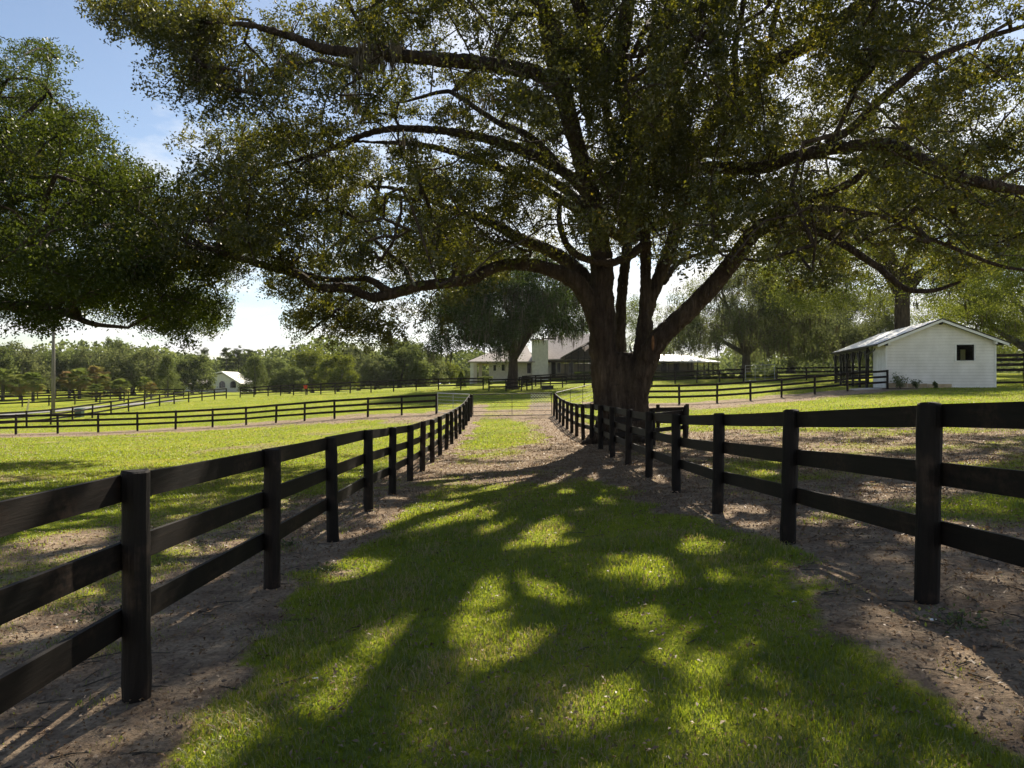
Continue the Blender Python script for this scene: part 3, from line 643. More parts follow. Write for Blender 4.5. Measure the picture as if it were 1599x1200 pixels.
# ================================================================== FENCES
PROFILE = ((1.305, 0.15), (0.93, 0.15), (0.55, 0.15))
def post_mesh(mb, x, y, z, h, r, rg, sides=12):
    n = 9; zz = np.array([-0.25, 0, 0.15, 0.4, 0.65, 0.9, 1.1, h-0.012, h]); rr = r*(1+rg.normal(size=n)*0.018); rr[-1] *= 0.9
    lean = rg.normal(size=2)*0.012
    a = np.arange(sides)/sides*2*np.pi+rg.uniform(0, 1)
    lump = 1+0.03*rg.normal(size=(n, sides))
    co = [(x+lean[0]*zz[i]+rr[i]*lump[i, j]*math.cos(a[j]), y+lean[1]*zz[i]+rr[i]*lump[i, j]*math.sin(a[j]), z+zz[i]+(0.006*math.sin(a[j]*2+x) if i == n-1 else 0)) for i in range(n) for j in range(sides)]
    f = [(i*sides+j, i*sides+(j+1) % sides, (i+1)*sides+(j+1) % sides, (i+1)*sides+j) for i in range(n-1) for j in range(sides)]+[tuple((n-1)*sides+j for j in range(sides))]
    mb.add(co, f)

def fence(label, pts, side=1, near=False, hts=None, zs=None, profile=PROFILE, cat='fence', group='black board fences', post_h=1.32, rr=0.075, rail_parts=True, name='board_fence', seed=0):
    rg = np.random.default_rng(100+seed); pts = np.array(pts, float)
    z = hgt(pts[:, 0], pts[:, 1]) if zs is None else np.array(zs, float)
    root = empty(name, (pts[0, 0], pts[0, 1], z[0])); o0 = np.array([pts[0, 0], pts[0, 1], z[0]])
    tag(root, label, cat, group)
    for (x, y), zz in zip(pts, z):
        mb = MB()
        if near: post_mesh(mb, x-o0[0], y-o0[1], zz-o0[2], post_h+rg.uniform(-0.012, 0.015), rr, rg, 14)
        else: post_mesh(mb, x-o0[0], y-o0[1], zz-o0[2], post_h, rr*1.0, rg, 6)
        mb.build('post', M['post'], root, smooth=False, bevel=0)
    run = [MB() for _ in profile]
    for i in range(len(pts)-1):
        a, b = pts[i], pts[i+1]; t = (b-a)/np.linalg.norm(b-a); nn = np.array([-t[1], t[0]])*side
        off0, off1 = rr*0.86, rr*0.86+0.03
        for k, (top, bh) in enumerate(profile):
            za, zb = z[i]+top+rg.normal()*0.006, z[i+1]+top+rg.normal()*0.006
            A, B = a+t*0.002, b-t*0.002
            mb = MB() if near else run[k]; sag = rg.uniform(-0.006, 0.004)
            m = 4 if near else 1
            for q in range(m):
                f0, f1 = q/m, (q+1)/m
                P0, P1 = A+(B-A)*f0, A+(B-A)*f1; z0 = za+(zb-za)*f0+sag*4*f0*(1-f0); z1 = za+(zb-za)*f1+sag*4*f1*(1-f1)
                c = [(*(P0+nn*off0), z0-bh), (*(P1+nn*off0), z1-bh), (*(P1+nn*off1), z1-bh), (*(P0+nn*off1), z0-bh),
                     (*(P0+nn*off0), z0), (*(P1+nn*off0), z1), (*(P1+nn*off1), z1), (*(P0+nn*off1), z0)]
                c = [tuple(np.array(p)-o0) for p in c]
                kk = len(mb.v); mb.v += c
                fs = [(3, 2, 1, 0), (4, 5, 6, 7), (0, 1, 5, 4), (2, 3, 7, 6)]
                if q == 0: fs.append((3, 0, 4, 7))
                if q == m-1: fs.append((1, 2, 6, 5))
                mb.f += [tuple(i_+kk for i_ in f_) for f_ in fs]
            if near: mb.build('board', M['fence'], root)
    if not near:
        for mb in run: mb.build('rail', M['fence'], root)
    return root
def along(line, step=2.44):
    line = np.array(line, float); seg = np.linalg.norm(np.diff(line, axis=0), axis=1); s = np.concatenate([[0], np.cumsum(seg)])
    n = max(1, int(round(s[-1]/step))); q = np.linspace(0, s[-1], n+1)
    return np.column_stack([np.interp(q, s, line[:, 0]), np.interp(q, s, line[:, 1])])

lp = [(-2.1, 1.55)]+[(x, d) for d, x, z in LEFT_Z]; rp = [(x, d) for d, x, z in RIGHT_Z]
lz = [CZ-1.79]+[CZ+z for d, x, z in LEFT_Z]; rz_ = [CZ+z for d, x, z in RIGHT_Z]
fence('long black three board fence along the left side of the grass lane', lp, side=1, near=True, zs=lz, seed=1)
fence('long black three board fence along the right side of the lane, passing the oak trunk', rp, side=-1, near=True, zs=rz_, seed=2)
fence('black board fence across the left paddock running up to the open pipe gate', along([(-5, 46.5), (-12.3, 47.8), (-17.9, 49.8), (-20.5, 50), (-32, 46.3), (-46, 41.5)], 2.33), seed=3)
fence('black board fence running away down the far left edge of the paddock', along([(-44, 46), (-38.2, 53), (-38.2, 65), (-37.8, 77), (-36.5, 90)], 2.9), seed=4)
fence('far black board fence across the back of the paddock in front of the topiary cone', along([(-35.5, 92), (-31, 89.5), (-18, 80), (-9.5, 79.5), (-3.2, 78.2)], 2.5), seed=5)
fence('black board fence crossing behind the lane in front of the white house', along([(0.8, 78.4), (4.7, 79), (11, 77), (17, 75), (23, 70)], 2.5), seed=6)
fence('black board fence sloping up to the corner of the white barn', along([(6.2, 52.5), (9.8, 47.6), (14.7, 47.4), (18, 48.6), (23.8, 49.6), (25.9, 48.6)], 2.5), seed=7)
fence('black board fence behind the open side of the barn', along([(26.3, 70), (31, 68.5), (37, 67.5)], 2.5), seed=8)
fence('tall black board pen fence at the right end of the barn', along([(32.9, 48.6), (36, 48.2), (42, 47.5)], 2.2), profile=((2.25, 0.2), (1.95, 0.2), (1.6, 0.2), (1.25, 0.2), (0.35, 0.16)), post_h=2.3, seed=9)
fence('low black board fence boxing in the back of the oak trunk', along([(2.9, 20.6), (5.4, 22.0), (6.35, 25.6), (4.6, 28.0)], 1.7), profile=((0.98, 0.17), (0.52, 0.13)), post_h=0.94, seed=10)
fence('black board fence squaring off the base of the mossy tree', along([(-2.4, 73.5), (0.9, 73.5), (2.2, 77.0)], 1.7), seed=11)
fence('short black board fence piece between the mossy tree and the house', along([(1.2, 81), (3.5, 83), (6.5, 84)], 2.3), seed=12)
fence('black board fence beside the road beyond the utility pole', along([(-72, 76), (-60, 82), (-49, 89)], 2.6), seed=13)
fence('farthest black board fence in front of the small palms', along([(-92, 106), (-70, 104), (-48, 103)], 2.8), seed=14)
print('fences done')

# ------------------------------------------------------------------ gates
def pipe_gate(label, a, b, h=1.25, bars=5, mat='steel', mesh_at=None, zlift=0.06, upr=1, grp='pipe gates', dark=False):
    a = np.array(a, float); b = np.array(b, float); za, zb = h1(*a)+zlift, h1(*b)+zlift
    root = empty('pipe_gate', (a[0], a[1], za)); tag(root, label, 'gate', grp)
    L = np.linalg.norm(b-a); t = (b-a)/L
    def q(s, z): return (t[0]*s, t[1]*s, (zb-za)*s/L+z)
    mb = MB(); r = 0.026
    mb.tube([q(0, 0), q(0, h)], r, 8); mb.tube([q(L, 0), q(L, h)], r, 8); mb.tube([q(0, 0), q(L, 0)], r, 8); mb.tube([q(0, h), q(L, h)], r, 8)
    mb.build('gate_frame', M[mat], root)
    for k in range(1, bars):
        m2 = MB(); m2.tube([q(0.02, h*k/bars), q(L-0.02, h*k/bars)], 0.013, 6); m2.build('cross_bar', M[mat], root)
    for k in range(1, upr+1):
        m2 = MB(); m2.tube([q(L*k/(upr+1), 0.02), q(L*k/(upr+1), h-0.02)], 0.016, 6); m2.build('upright', M[mat], root)
    m3 = MB()
    for s in (0.12, 0.88): m3.tube([q(-0.09, h*s), q(0.0, h*s)], 0.03, 6)
    m3.build('hinge', M['darksteel'], root)
    if mesh_at:
        s0, s1 = mesh_at; m4 = MB(); st = 0.17
        for k in np.arange(-1.0, (s1-s0)+0.01, st):
            for dr in (1, -1):
                p = []
                for u in (0.28*h, h):
                    s = s0+k+(u-0.28*h if dr > 0 else h-u)
                    p.append((s, u))
                (sa, ua), (sb, ub) = p
                lo, hi = s0, s1
                def cl(s): return min(max(s, lo), hi)
                ca, cb = cl(sa), cl(sb)
                if abs(cb-ca) < 0.03: continue
                f = lambda s: ua+(ub-ua)*(s-sa)/(sb-sa)
                m4.tube([q(ca, f(ca)), q(cb, f(cb))], 0.0095, 4)
        m4.build('wire_mesh', M['paper'], root)
    return root
pipe_gate('wide dark wire gate closing the far end of the lane, partly meshed', (-2.38, 42.9), (2.38, 42.1), h=1.3, bars=5, mat='darksteel', mesh_at=(3.55, 4.7), upr=1)
pipe_gate('silver pipe gate left of the lane end, standing open beside the paddock fence', (-4.9, 46.4), (-2.6, 43.3), h=1.3, bars=6, mat='steel')
pipe_gate('grey pipe gate between the lane end and the oak trunk', (2.65, 42.3), (6.0, 51.8), h=1.3, bars=5, mat='darksteel', upr=2)
pipe_gate('thin silver gate in the gap right of the house fence', (23.2, 70), (26.1, 70), h=1.55, bars=5, mat='steel', upr=2)

# ================================================================== BARN
def build_barn():
    for q_ in ((1383, 49.0), (1470, 48.2), (1555, 47.5)): print('barn ground', ground_at(*q_)[2]-(CZ-6/F*49))
    rz = -R(13.0); base = P(1383, 606, 49.0); root = empty('barn', (base[0], base[1], base[2]), rz)
    tag(root, 'white lap sided barn with a low gable roof and open porch on black posts', 'barn')
    W, L, EH, RISE = 6.78, 14.0, 3.12, 1.42; mid = W/2; RZ = EH+RISE
    def top(x): return EH+RISE*(1-abs(x-mid)/mid)
    # lap siding on the gable, opening left for the window
    wx0, wx1, wz0, wz1 = 4.40, 5.48, 1.86, 2.94
    mb = MB(); ch = 0.21; z = 0.0
    while z < RZ-0.02:
        z1 = min(z+ch, RZ)
        def run(xa, xb, za=z, zb=z1):
            xs = [xa, xb]; poly_b, poly_t = [], []; za += 0.006
            def lim(zz, lo, hi):
                if zz <= EH: return lo, hi
                hw = mid*(RZ-zz)/RISE; return max(lo, mid-hw), min(hi, mid+hw)
            a0, a1 = lim(za, xa, xb); b0, b1 = lim(zb, xa, xb)
            if a1-a0 < 0.02: return
            b1 = max(b1, b0)
            mb.add([(a0, -0.045, za), (a1, -0.045, za), (b1, -0.012, zb), (b0, -0.012, zb), (a0, 0.02, za), (a1, 0.02, za), (b1, 0.02, zb), (b0, 0.02, zb)],
                   [(0, 1, 2, 3), (7, 6, 5, 4), (0, 4, 5, 1), (3, 2, 6, 7), (0, 3, 7, 4), (1, 5, 6, 2)])
        if z1 <= wz0 or z >= wz1: run(0, W)
        else:
            run(0, wx0); run(wx1, W)
            if z < wz0 < z1: run(wx0, wx1, z, wz0)
            if z < wz1 < z1: run(wx0, wx1, wz1, z1)
        z = z1
    fw = mb.build('gable_wall', M['siding'], root)
    mb = MB(); yb, yc = 0.021, 0.05
    for xa, xb, za, zb in ((0.01, wx0, 0, EH), (wx1, W-0.01, 0, EH), (wx0, wx1, 0, wz0), (wx0, wx1, wz1, EH)): mb.box(xa, xb, yb, yc, za, zb)
    mb.prism([(0.02, yb, EH), (W-0.02, yb, EH), (mid, yb, RZ-0.01)], (0, 0, 0), (0, 0.029, 0)); mb.build('lap_shade_backing', M['dark'], root)  # dark backing seen through the lap gaps, standing in for shadow lines
    mb = MB(); mb.box(-0.02, 0.09, -0.06, -0.0465, 0, EH-0.02); mb.box(W-0.09, W+0.02, -0.06, -0.0465, 0, EH-0.02); mb.build('corner_board', M['white'], root)
    # enclosed front room
    mb = MB(); D = 3.2
    mb.box(0.0, 0.08, 0.051, D, 0, EH); mb.build('side_wall', M['white'], root)
    mb = MB(); mb.box(W-0.08, W, 0.051, L*0.55, 0, EH); mb.build('side_wall', M['white'], root)
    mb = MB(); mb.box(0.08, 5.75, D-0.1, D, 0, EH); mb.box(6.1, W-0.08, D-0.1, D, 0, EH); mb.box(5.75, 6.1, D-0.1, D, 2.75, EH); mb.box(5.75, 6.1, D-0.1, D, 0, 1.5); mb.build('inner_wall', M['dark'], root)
    # window
    win = empty('window', (0, 0, 0)); win.parent = root
    mb = MB(); t = 0.09
    mb.box(wx0-t, wx1+t, -0.065, -0.0475, wz1, wz1+t); mb.box(wx0-t, wx0, -0.065, -0.0475, wz0, wz1); mb.box(wx1, wx1+t, -0.065, -0.0475, wz0, wz1)
    mb.build('frame', M['white'], win)
    mb = MB(); mb.box(wx0-t-0.03, wx1+t+0.03, -0.09, -0.0475, wz0-0.06, wz0); mb.build('sill', M['white'], win)
    mb = MB(); mb.box(wx0, wx0+0.05, 0.052, 0.09, wz0, wz1); mb.box(wx1-0.05, wx1, 0.052, 0.09, wz0, wz1); mb.box(wx0+0.05, wx1-0.05, 0.052, 0.09, wz1-0.05, wz1); mb.box(wx0+0.05, wx1-0.05, 0.052, 0.09, wz0, wz0+0.05)
    mb.build('sash', M['black'], win)
    # tan boards at the foot of the wall
    mb = MB(); mb.box(0.12, 1.35, -0.075, -0.0475, 0.02, 0.34); mb.box(1.37, 2.6, -0.075, -0.0475, 0.02, 0.30); mb.box(2.62, 4.1, -0.075, -0.0475, 0.0, 0.27); mb.build('base_board', M['tan'], root)
    # roof, two slabs meeting at the ridge
    OV, F0, B0 = 0.62, -0.45, L+0.4; sl = RISE/mid; th = 0.07; zr = RZ+0.12
    for s in (-1, 1):
        mb = MB(); xe = mid+s*(mid+OV); ze = zr-sl*(mid+OV); x0 = mid+s*0.003
        P8 = [(xe, F0, ze), (x0, F0, zr), (x0, B0, zr), (xe, B0, ze)]
        P8 = P8+[(p[0], p[1], p[2]+th) for p in P8]
        if s > 0: P8 = [P8[i] for i in (1, 0, 3, 2, 5, 4, 7, 6)]
        mb.hexa(P8); rf = mb.build('roof', M['roofmetal'], root)
        # standing ribs
        mb = MB()
        for y in np.arange(F0+0.5, B0, 0.9):
            a = np.array([xe, y, ze+th]); b = np.array([x0, y, zr+th]); mb.tube([a, b], 0.022, 5)
        mb.build('rib', M['roofmetal'], rf)
        mb = MB(); a = (xe, F0-0.03, ze-0.16); 
        q = [(xe, F0-0.032, ze-0.17), (x0, F0-0.032, zr-0.17), (x0, F0-0.032, zr+0.0), (xe, F0-0.032, ze+0.0)]
        if s > 0: q = [q[1], q[0], q[3], q[2]]
        mb.prism(q, (0, 0, 0), (0, 0.03, 0)); mb.build('barge_board', M['white'], root)
        mb = MB(); q = [(xe, F0-0.05, ze+0.003), (x0, F0-0.05, zr+0.003), (x0, F0-0.05, zr+th+0.012), (xe, F0-0.05, ze+th+0.012)]
        if s > 0: q = [q[1], q[0], q[3], q[2]]
        mb.prism(q, (0, 0, 0), (0, 0.046, 0)); mb.build('roof_edge', M['black'], root)
        mb = MB(); mb.box(min(xe, xe+s*0.1)+0.001*s, max(xe, xe+s*0.1)+0.001*s, F0+0.02, B0, ze-0.05, ze+0.06); mb.build('gutter', M['black'], root)
        # soffit
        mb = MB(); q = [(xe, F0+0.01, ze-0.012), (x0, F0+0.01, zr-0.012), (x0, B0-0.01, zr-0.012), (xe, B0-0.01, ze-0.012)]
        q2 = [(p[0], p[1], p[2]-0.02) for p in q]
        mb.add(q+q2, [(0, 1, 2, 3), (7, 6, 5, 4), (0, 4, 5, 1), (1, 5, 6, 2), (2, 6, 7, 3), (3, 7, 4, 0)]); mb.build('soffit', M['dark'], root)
    for x in (0.12, mid, W-0.12):
        mb = MB(); zt = zr-sl*abs(x-mid)-0.035
        mb.box(x-0.06, x+0.06, F0+0.02, -0.04, zt-0.30, zt-0.05); mb.build('bracket', M['white'] if x != mid else M['black'], root)
        if x != mid: mb = MB(); s = -1 if x < mid else 1; mb.box(x+s*0.07 if s > 0 else x-0.22, x+0.22 if s > 0 else x-0.07, F0+0.1, -0.04, zt-0.34, zt-0.14); mb.build('bracket', M['black'], root)
    # porch posts with Y braces
    for x in (-0.38, W-0.2):
        ph = zr-sl*abs(x-mid)-0.25
        for y in np.linspace(D+0.2 if x < 1 else L*0.6, L-0.1, 6 if x < 1 else 3):
            mb = MB(); mb.box(x-0.08, x+0.08, y-0.08, y+0.08, -0.3, ph); po = mb.build('porch_post', M['black'], root)
            mb = MB()
            for s in (-1, 1): mb.prism([(x-0.05, y+s*0.081, ph-0.95), (x+0.05, y+s*0.081, ph-0.95), (x+0.05, y+s*0.081, ph-0.8), (x-0.05, y+s*0.081, ph-0.8)], (0, 0, 0), (0, s*0.62, 0.72))
            mb.build('brace', M['black'], po)
        mb = MB(); mb.box(x-0.07, x+0.07, D if x < 1 else L*0.56, L+0.1, ph+0.002, ph+0.2); mb.build('beam', M['black'], root)
    mb = MB(); mb.tube([(-0.66, 0.1, 2.74), (-0.66, 0.4, 2.6), (-0.45, 3.2, 2.45), (-0.48, 3.3, 0.2)], 0.045, 8); mb.build('downpipe', M['black'], root)
    # rails of the open side
    for zc in (0.45, 0.85, 1.25):
        mb = MB(); mb.box(-0.33, -0.29, D+0.3, L, zc-0.07, zc+0.07); mb.build('stall_rail', M['fence'], root)
    for x in np.linspace(0.3, W-0.4, 4):
        mb = MB(); mb.box(x-0.07, x+0.07, L-0.07, L+0.07, -0.2, top(x)-0.2); mb.build('porch_post', M['black'], root)
    return root
build_barn()
o = MB(); q = [(24.2, 49.6), (25.7, 48.9), (26.2, 51.5), (24.9, 52.0)]
o.add([(x, y, h1(x, y)+0.05) for x, y in q]+[(x, y, h1(x, y)-0.1) for x, y in q], [(0, 1, 2, 3), (0, 4, 5, 1), (1, 5, 6, 2), (2, 6, 7, 3), (3, 7, 4, 0)])
tag(o.build('concrete_pad', M['concrete']), kind='structure')

# ================================================================== HOUSE
def build_house():
    d = 95.0; mx = lambda px: (px-799.5)/F*d; mz = lambda py: CZ-(py-600)/F*d
    g = mz(593); ox, oy = mx(800), d; root = empty('house', (ox, oy, g))
    tag(root, 'white house with hipped grey roofs, a broad white chimney and a left porch', 'house')
    X = lambda px: mx(px)-ox; Z = lambda py: mz(py)-g
    def hip(name, x0, x1, y0, y1, ze, zr, inset_l, inset_r, mat, ov=0.0):
        ym = (y0+y1)/2; mb = MB(); t = 0.16
        v = [(x0, y0, ze), (x1, y0, ze), (x1, y1, ze), (x0, y1, ze), (x0+inset_l, ym, zr), (x1-inset_r, ym, zr)]
        v += [(x0, y0, ze-t), (x1, y0, ze-t), (x1, y1, ze-t), (x0, y1, ze-t)]
        mb.add(v, [(0, 1, 5, 4), (2, 3, 4, 5), (3, 0, 4), (1, 2, 5), (6, 7, 1, 0), (7, 8, 2, 1), (8, 9, 3, 2), (9, 6, 0, 3), (9, 8, 7, 6)])
        return mb.build(name, mat, root)
    e = Z(565)
    mb = MB(); mb.box(X(763), X(862), 1.5, 11.0, -0.6, e-0.17); mb.build('wall', M['stucco'], root)
    mb = MB(); mb.box(X(862.2), X(960), 2.6, 11.0, -0.6, e-0.17); mb.build('wall', M['cream'], root)
    hip('roof', X(731), X(835), -1.0, 12.0, e, Z(535.5), 5.2, 1.0, M['shingle'])
    hip('roof', X(836), X(985), -0.2, 13.0, Z(561), Z(516.5), 2.2, 4.5, M['shingle'])
    for px in (737.5, 742.5, 748):
        mb = MB(); x = X(px); y = -0.6 if px < 745 else 4.0
        mb.box(x-0.22, x+0.22, y-0.22, y+0.22, 0.0, e-0.17); mb.box(x-0.3, x+0.3, y-0.3, y+0.3, -0.6, 0.0); mb.build('porch_column', M['stucco'] if px < 742 else M['cream'], root)
    mb = MB(); mb.box(X(830.5), X(855.5), -0.9, 0.9, -0.6, Z(532)); ch = mb.build('chimney', M['stucco'], root)
    mb = MB(); mb.box(X(828), X(849), -1.1, 1.1, Z(531.8), Z(531.8)+0.1); mb.box(X(846), X(868), -0.6, 0.7, Z(530)+0.02, Z(530)+0.12); mb.box(X(838), X(840), -0.2, 0.2, Z(531), Z(528)); mb.build('chimney_cap', M['black'], ch)
    def window(x0, x1, py0, py1, y, mat='white'):
        w = empty('window'); w.parent = root
        mb = MB(); a, b, c, dd = X(x0), X(x1), Z(py1), Z(py0); mb.box(a, b, y-0.03, y-0.004, c, dd); mb.build('pane', M['glass'], w)
        mb = MB(); t = 0.09
        mb.box(a-t, a, y-0.06, y-0.004, c-t, dd+t); mb.box(b, b+t, y-0.06, y-0.004, c-t, dd+t); mb.box(a, b, y-0.06, y-0.004, dd, dd+t); mb.box(a, b, y-0.06, y-0.004, c-t, c); mb.build('frame', M[mat], w)
    window(783, 788, 569, 579, 1.5); window(823.5, 829.5, 567, 583, 1.5); window(770, 774, 570, 579, 1.5)
    mb = MB(); mb.box(X(862), X(869.5), 2.54, 2.596, Z(590), Z(565.5)); dr = mb.build('door', M['black'], root)
    mb = MB(); mb.box(X(860.6), X(861.9), 2.5, 2.596, Z(590), Z(565)); mb.box(X(869.6), X(871), 2.5, 2.596, Z(590), Z(565)); mb.build('frame', M['white'], dr)
    window(872, 877, 566, 582, 2.6)
    # screened gable porch
    po = empty('screen_porch'); po.parent = root
    x0, x1, xm = X(880), X(958), X(919); ze, zt = Z(561.5), Z(538); y = -2.6
    mb = MB()
    for px in (880, 890, 900, 909, 918, 930, 944, 958): mb.box(X(px)-0.06, X(px)+0.06, y-0.06, y+0.06, -0.6, ze)
    mb.box(x0, x1, y-0.07, y+0.07, ze, ze+0.14)
    for xa in (x0, x1): mb.prism([(xa, y-0.07, ze+0.14), (xa, y-0.07, ze+0.32), (xm, y-0.07, zt+0.18), (xm, y-0.07, zt)], (0, 0, 0), (0, 0.14, 0))
    for px in (890, 900, 909, 930): mb.box(X(px)-0.05, X(px)+0.05, y-0.05, y+0.05, ze+0.14, ze+0.14+(zt-ze)*(1-abs(X(px)-xm)/(xm-x0)))
    mb.build('porch_frame', M['black'], po)
    mb = MB(); mb.add([(x0, y+0.08, -0.5), (x1, y+0.08, -0.5), (x1, y+0.08, ze), (xm, y+0.08, zt), (x0, y+0.08, ze)], [(0, 1, 2, 3, 4)]); mb.build('insect_screen', M['screen'], po)
    for xa in (x0-0.4, x1+0.4):
        mb = MB(); s = [(xa, y-0.2, ze+0.16), (xm, y-0.2, zt+0.26), (xm, 3.0, zt+0.26), (xa, 3.0, ze+0.16)]; mb.prism(s, (0, 0, 0), (0, 0, 0.1)); mb.build('porch_roof', M['shingle'], po)
    window(891, 897, 566, 582, 2.6)
    mb = MB(); a = np.arange(14)/14*2*np.pi; r = 0.42
    mb.prism([(X(912)+r*math.cos(t), 2.55, Z(574.5)+1.3*r*math.sin(t)) for t in a], (0, 0, 0), (0, 0.04, 0)); mb.build('wall_medallion', M['shingle'], root)
    return root
build_house()

def build_enclosure():
    d = 90.0; mx = lambda px: (px-799.5)/F*d; mz = lambda py: CZ-(py-600)/F*d
    g = mz(588); ox = mx(1000); root = empty('screen_enclosure', (ox, d, g)); tag(root, 'long screened lanai with a pale low roof right of the oak trunk', 'lanai')
    X = lambda px: mx(px)-ox; Z = lambda py: mz(py)-g
    x0, x1, xr = X(975), X(1122), X(1080); ze, zr = Z(564.5), Z(549)
    mb = MB(); t = 0.14
    v = [(x0, -1.0, ze+0.15), (x1, -1.0, ze-0.1), (x1, 8.0, ze-0.1), (x0, 8.0, ze+0.15), (x0, 4.5, zr), (xr, 3.8, zr-0.35)]
    v += [(p[0], p[1], p[2]-t) for p in v[:4]]
    mb.add(v, [(0, 1, 5, 4), (1, 2, 5), (2, 3, 4, 5), (3, 0, 4), (6, 7, 1, 0), (7, 8, 2, 1), (8, 9, 3, 2), (9, 6, 0, 3), (9, 8, 7, 6)]); mb.build('roof', M['roofmetal'], root)
    for px in (985, 1000, 1018, 1031, 1042, 1057, 1072, 1078, 1087, 1097, 1104, 1111, 1119):
        mb = MB(); mb.box(X(px)-0.06, X(px)+0.06, -0.76, -0.64, -0.6, ze-0.16); mb.build('post', M['black'], root)
    mb = MB(); mb.box(x0, X(1119), -0.62, -0.6, -0.4, ze-0.16); mb.build('insect_screen', M['screen'], root)
    mb = MB(); mb.box(x0, X(1119), -0.72, -0.63, 0.7, 0.78); mb.build('chair_rail', M['black'], root)
    mb = MB(); mb.box(x0, X(1100), 5.0, 5.3, -0.6, ze-0.2); mb.build('back_wall', M['cream'], root)
    for px in (1022, 1045, 1066):
        mb = MB(); mb.box(X(px), X(px+9), 4.93, 4.99, 0.2, 2.1); mb.build('window', M['glass'], root)
build_enclosure()

def build_far_house():
    d = 150.0; mx = lambda px: (px-799.5)/F*d; mz = lambda py: CZ-(py-600)/F*d
    g = mz(614); ox = mx(350); root = empty('far_house', (ox, d, g)); tag(root, 'small white house with arched windows among the trees far to the left', 'house')
    X = lambda px: mx(px)-ox; Z = lambda py: mz(py)-g
    mb = MB(); mb.prism([(X(328), 0, -1), (X(374), 0, -1), (X(374), 0, Z(601)), (X(347), 0, Z(583.5)), (X(328), 0, Z(588))], (0, 0, 0), (0, 8, 0)); mb.build('wall', M['stucco'], root)
    mb = MB(); mb.box(X(268), X(327.5), 2, 9, -1, Z(602)); mb.build('wall', M['stucco'], root)
    for a, b in (((325, 586.5), (347, 582)), ((347, 582), (377, 601))):
        mb = MB(); mb.prism([(X(a[0]), -0.5, Z(a[1])), (X(b[0]), -0.5, Z(b[1])), (X(b[0]), -0.5, Z(b[1])+0.25), (X(a[0]), -0.5, Z(a[1])+0.25)], (0, 0, 0), (0, 9, 0)); mb.build('roof', M['stucco'], root)
    mb = MB(); mb.prism([(X(266), 1.5, Z(602)), (X(327), 1.5, Z(602)), (X(327), 5.5, Z(594)), (X(266), 5.5, Z(594))], (0, 0, 0), (0, 0, 0.2)); mb.build('roof', M['shingle'], root)
    for px in (347, 364):
        w = 4.6; a = np.linspace(0, np.pi, 9); q = [(X(px-w), -0.05, Z(606)), (X(px+w), -0.05, Z(606))]+[(X(px)+(X(px+w)-X(px))*math.cos(t), -0.05, Z(600)+(X(px+w)-X(px))*math.sin(t)) for t in a]
        mb = MB(); mb.prism(q, (0, 0, 0), (0, 0.04, 0)); mb.build('arched_window', M['glass'], root)
build_far_house()

# ------------------------------------------------------------------ smaller things
def ground_at(px, d):
    x = (px-799.5)/F*d; return x, d, h1(x, d)
x, y, z = ground_at(83, 68); root = empty('utility_pole', (x, y, z)); tag(root, 'tall grey wooden utility pole rising beyond the left paddock fences', 'utility pole')
mb = MB(); mb.tube([(0, 0, -0.5), (0.02, 0, 5), (0.05, 0, 10.0)], [0.17, 0.15, 0.12], 10); mb.build('pole', M['pole'], root, smooth=True)
mb = MB(); mb.box(-1.1, 1.2, -0.17, -0.15+0.1, 9.3, 9.42); mb.build('cross_arm', M['pole'], root)
for k in (-1.0, -0.4, 0.5, 1.1):
    mb = MB(); mb.tube([(k, -0.1, 9.42), (k, -0.1, 9.56)], [0.05, 0.03], 6); mb.build('insulator', M['steel'], root)
x, y, z = ground_at(41.5, 74); mb = MB(); mb.tube([(0, 0, -0.2), (0.12, 0, 0.6), (0.26, 0, 1.3)], 0.075, 8); o = mb.build('marker_post', M['yellow']); o.location = (x, y, z)
tag(o, 'pale yellow marker post leaning to the right near the road', 'marker post')
x, y, z = ground_at(124, 66); root = empty('utility_box', (x, y, z)); tag(root, 'small dark green utility box at the fence near the road', 'utility box')
mb = MB(); mb.box(-0.32, 0.32, -0.28, 0.28, -0.1, 0.72); mb.build('cabinet', M['green_box'], root, bevel=0.02)
mb = MB(); mb.prism([(-0.36, -0.33, 0.722), (0.36, -0.33, 0.722), (0.36, 0.33, 0.80), (-0.36, 0.33, 0.80)], (0, 0, 0), (0, 0, 0.05)); mb.build('lid', M['green_box'], root)
x, y, z = ground_at(855, 76); root = empty('water_trough', (x, y, z)); tag(root, 'low black water trough on the grass right of the mossy tree', 'trough')
mb = MB(); mb.box(-0.62, 0.62, -0.3, -0.26, 0, 0.42); mb.box(-0.62, 0.62, 0.26, 0.3, 0, 0.42); mb.box(-0.62, -0.58, -0.26, 0.26, 0, 0.42); mb.box(0.58, 0.62, -0.26, 0.26, 0, 0.42); mb.box(-0.58, 0.58, -0.26, 0.26, 0.02, 0.06); mb.build('tank', M['black'], root)
mb = MB(); mb.box(-0.66, 0.66, -0.34, -0.301, 0.36, 0.44); mb.box(-0.66, 0.66, 0.301, 0.34, 0.36, 0.44); mb.build('rim', M['dark'], root)
x, y, z = ground_at(477, 84.0); root = empty('bucket', (x, y, z)); tag(root, 'red bucket standing at the far paddock fence', 'bucket')
mb = MB(); mb.tube([(0, 0, 0.75), (0, 0, 1.15)], [0.17, 0.23], 12); mb.build('pail', M['red'], root)
mb = MB(); mb.tube([(0, 0, -0.1), (0, 0, 0.745)], 0.05, 6); mb.build('stand', M['dark'], root)
rg = np.random.default_rng(8)
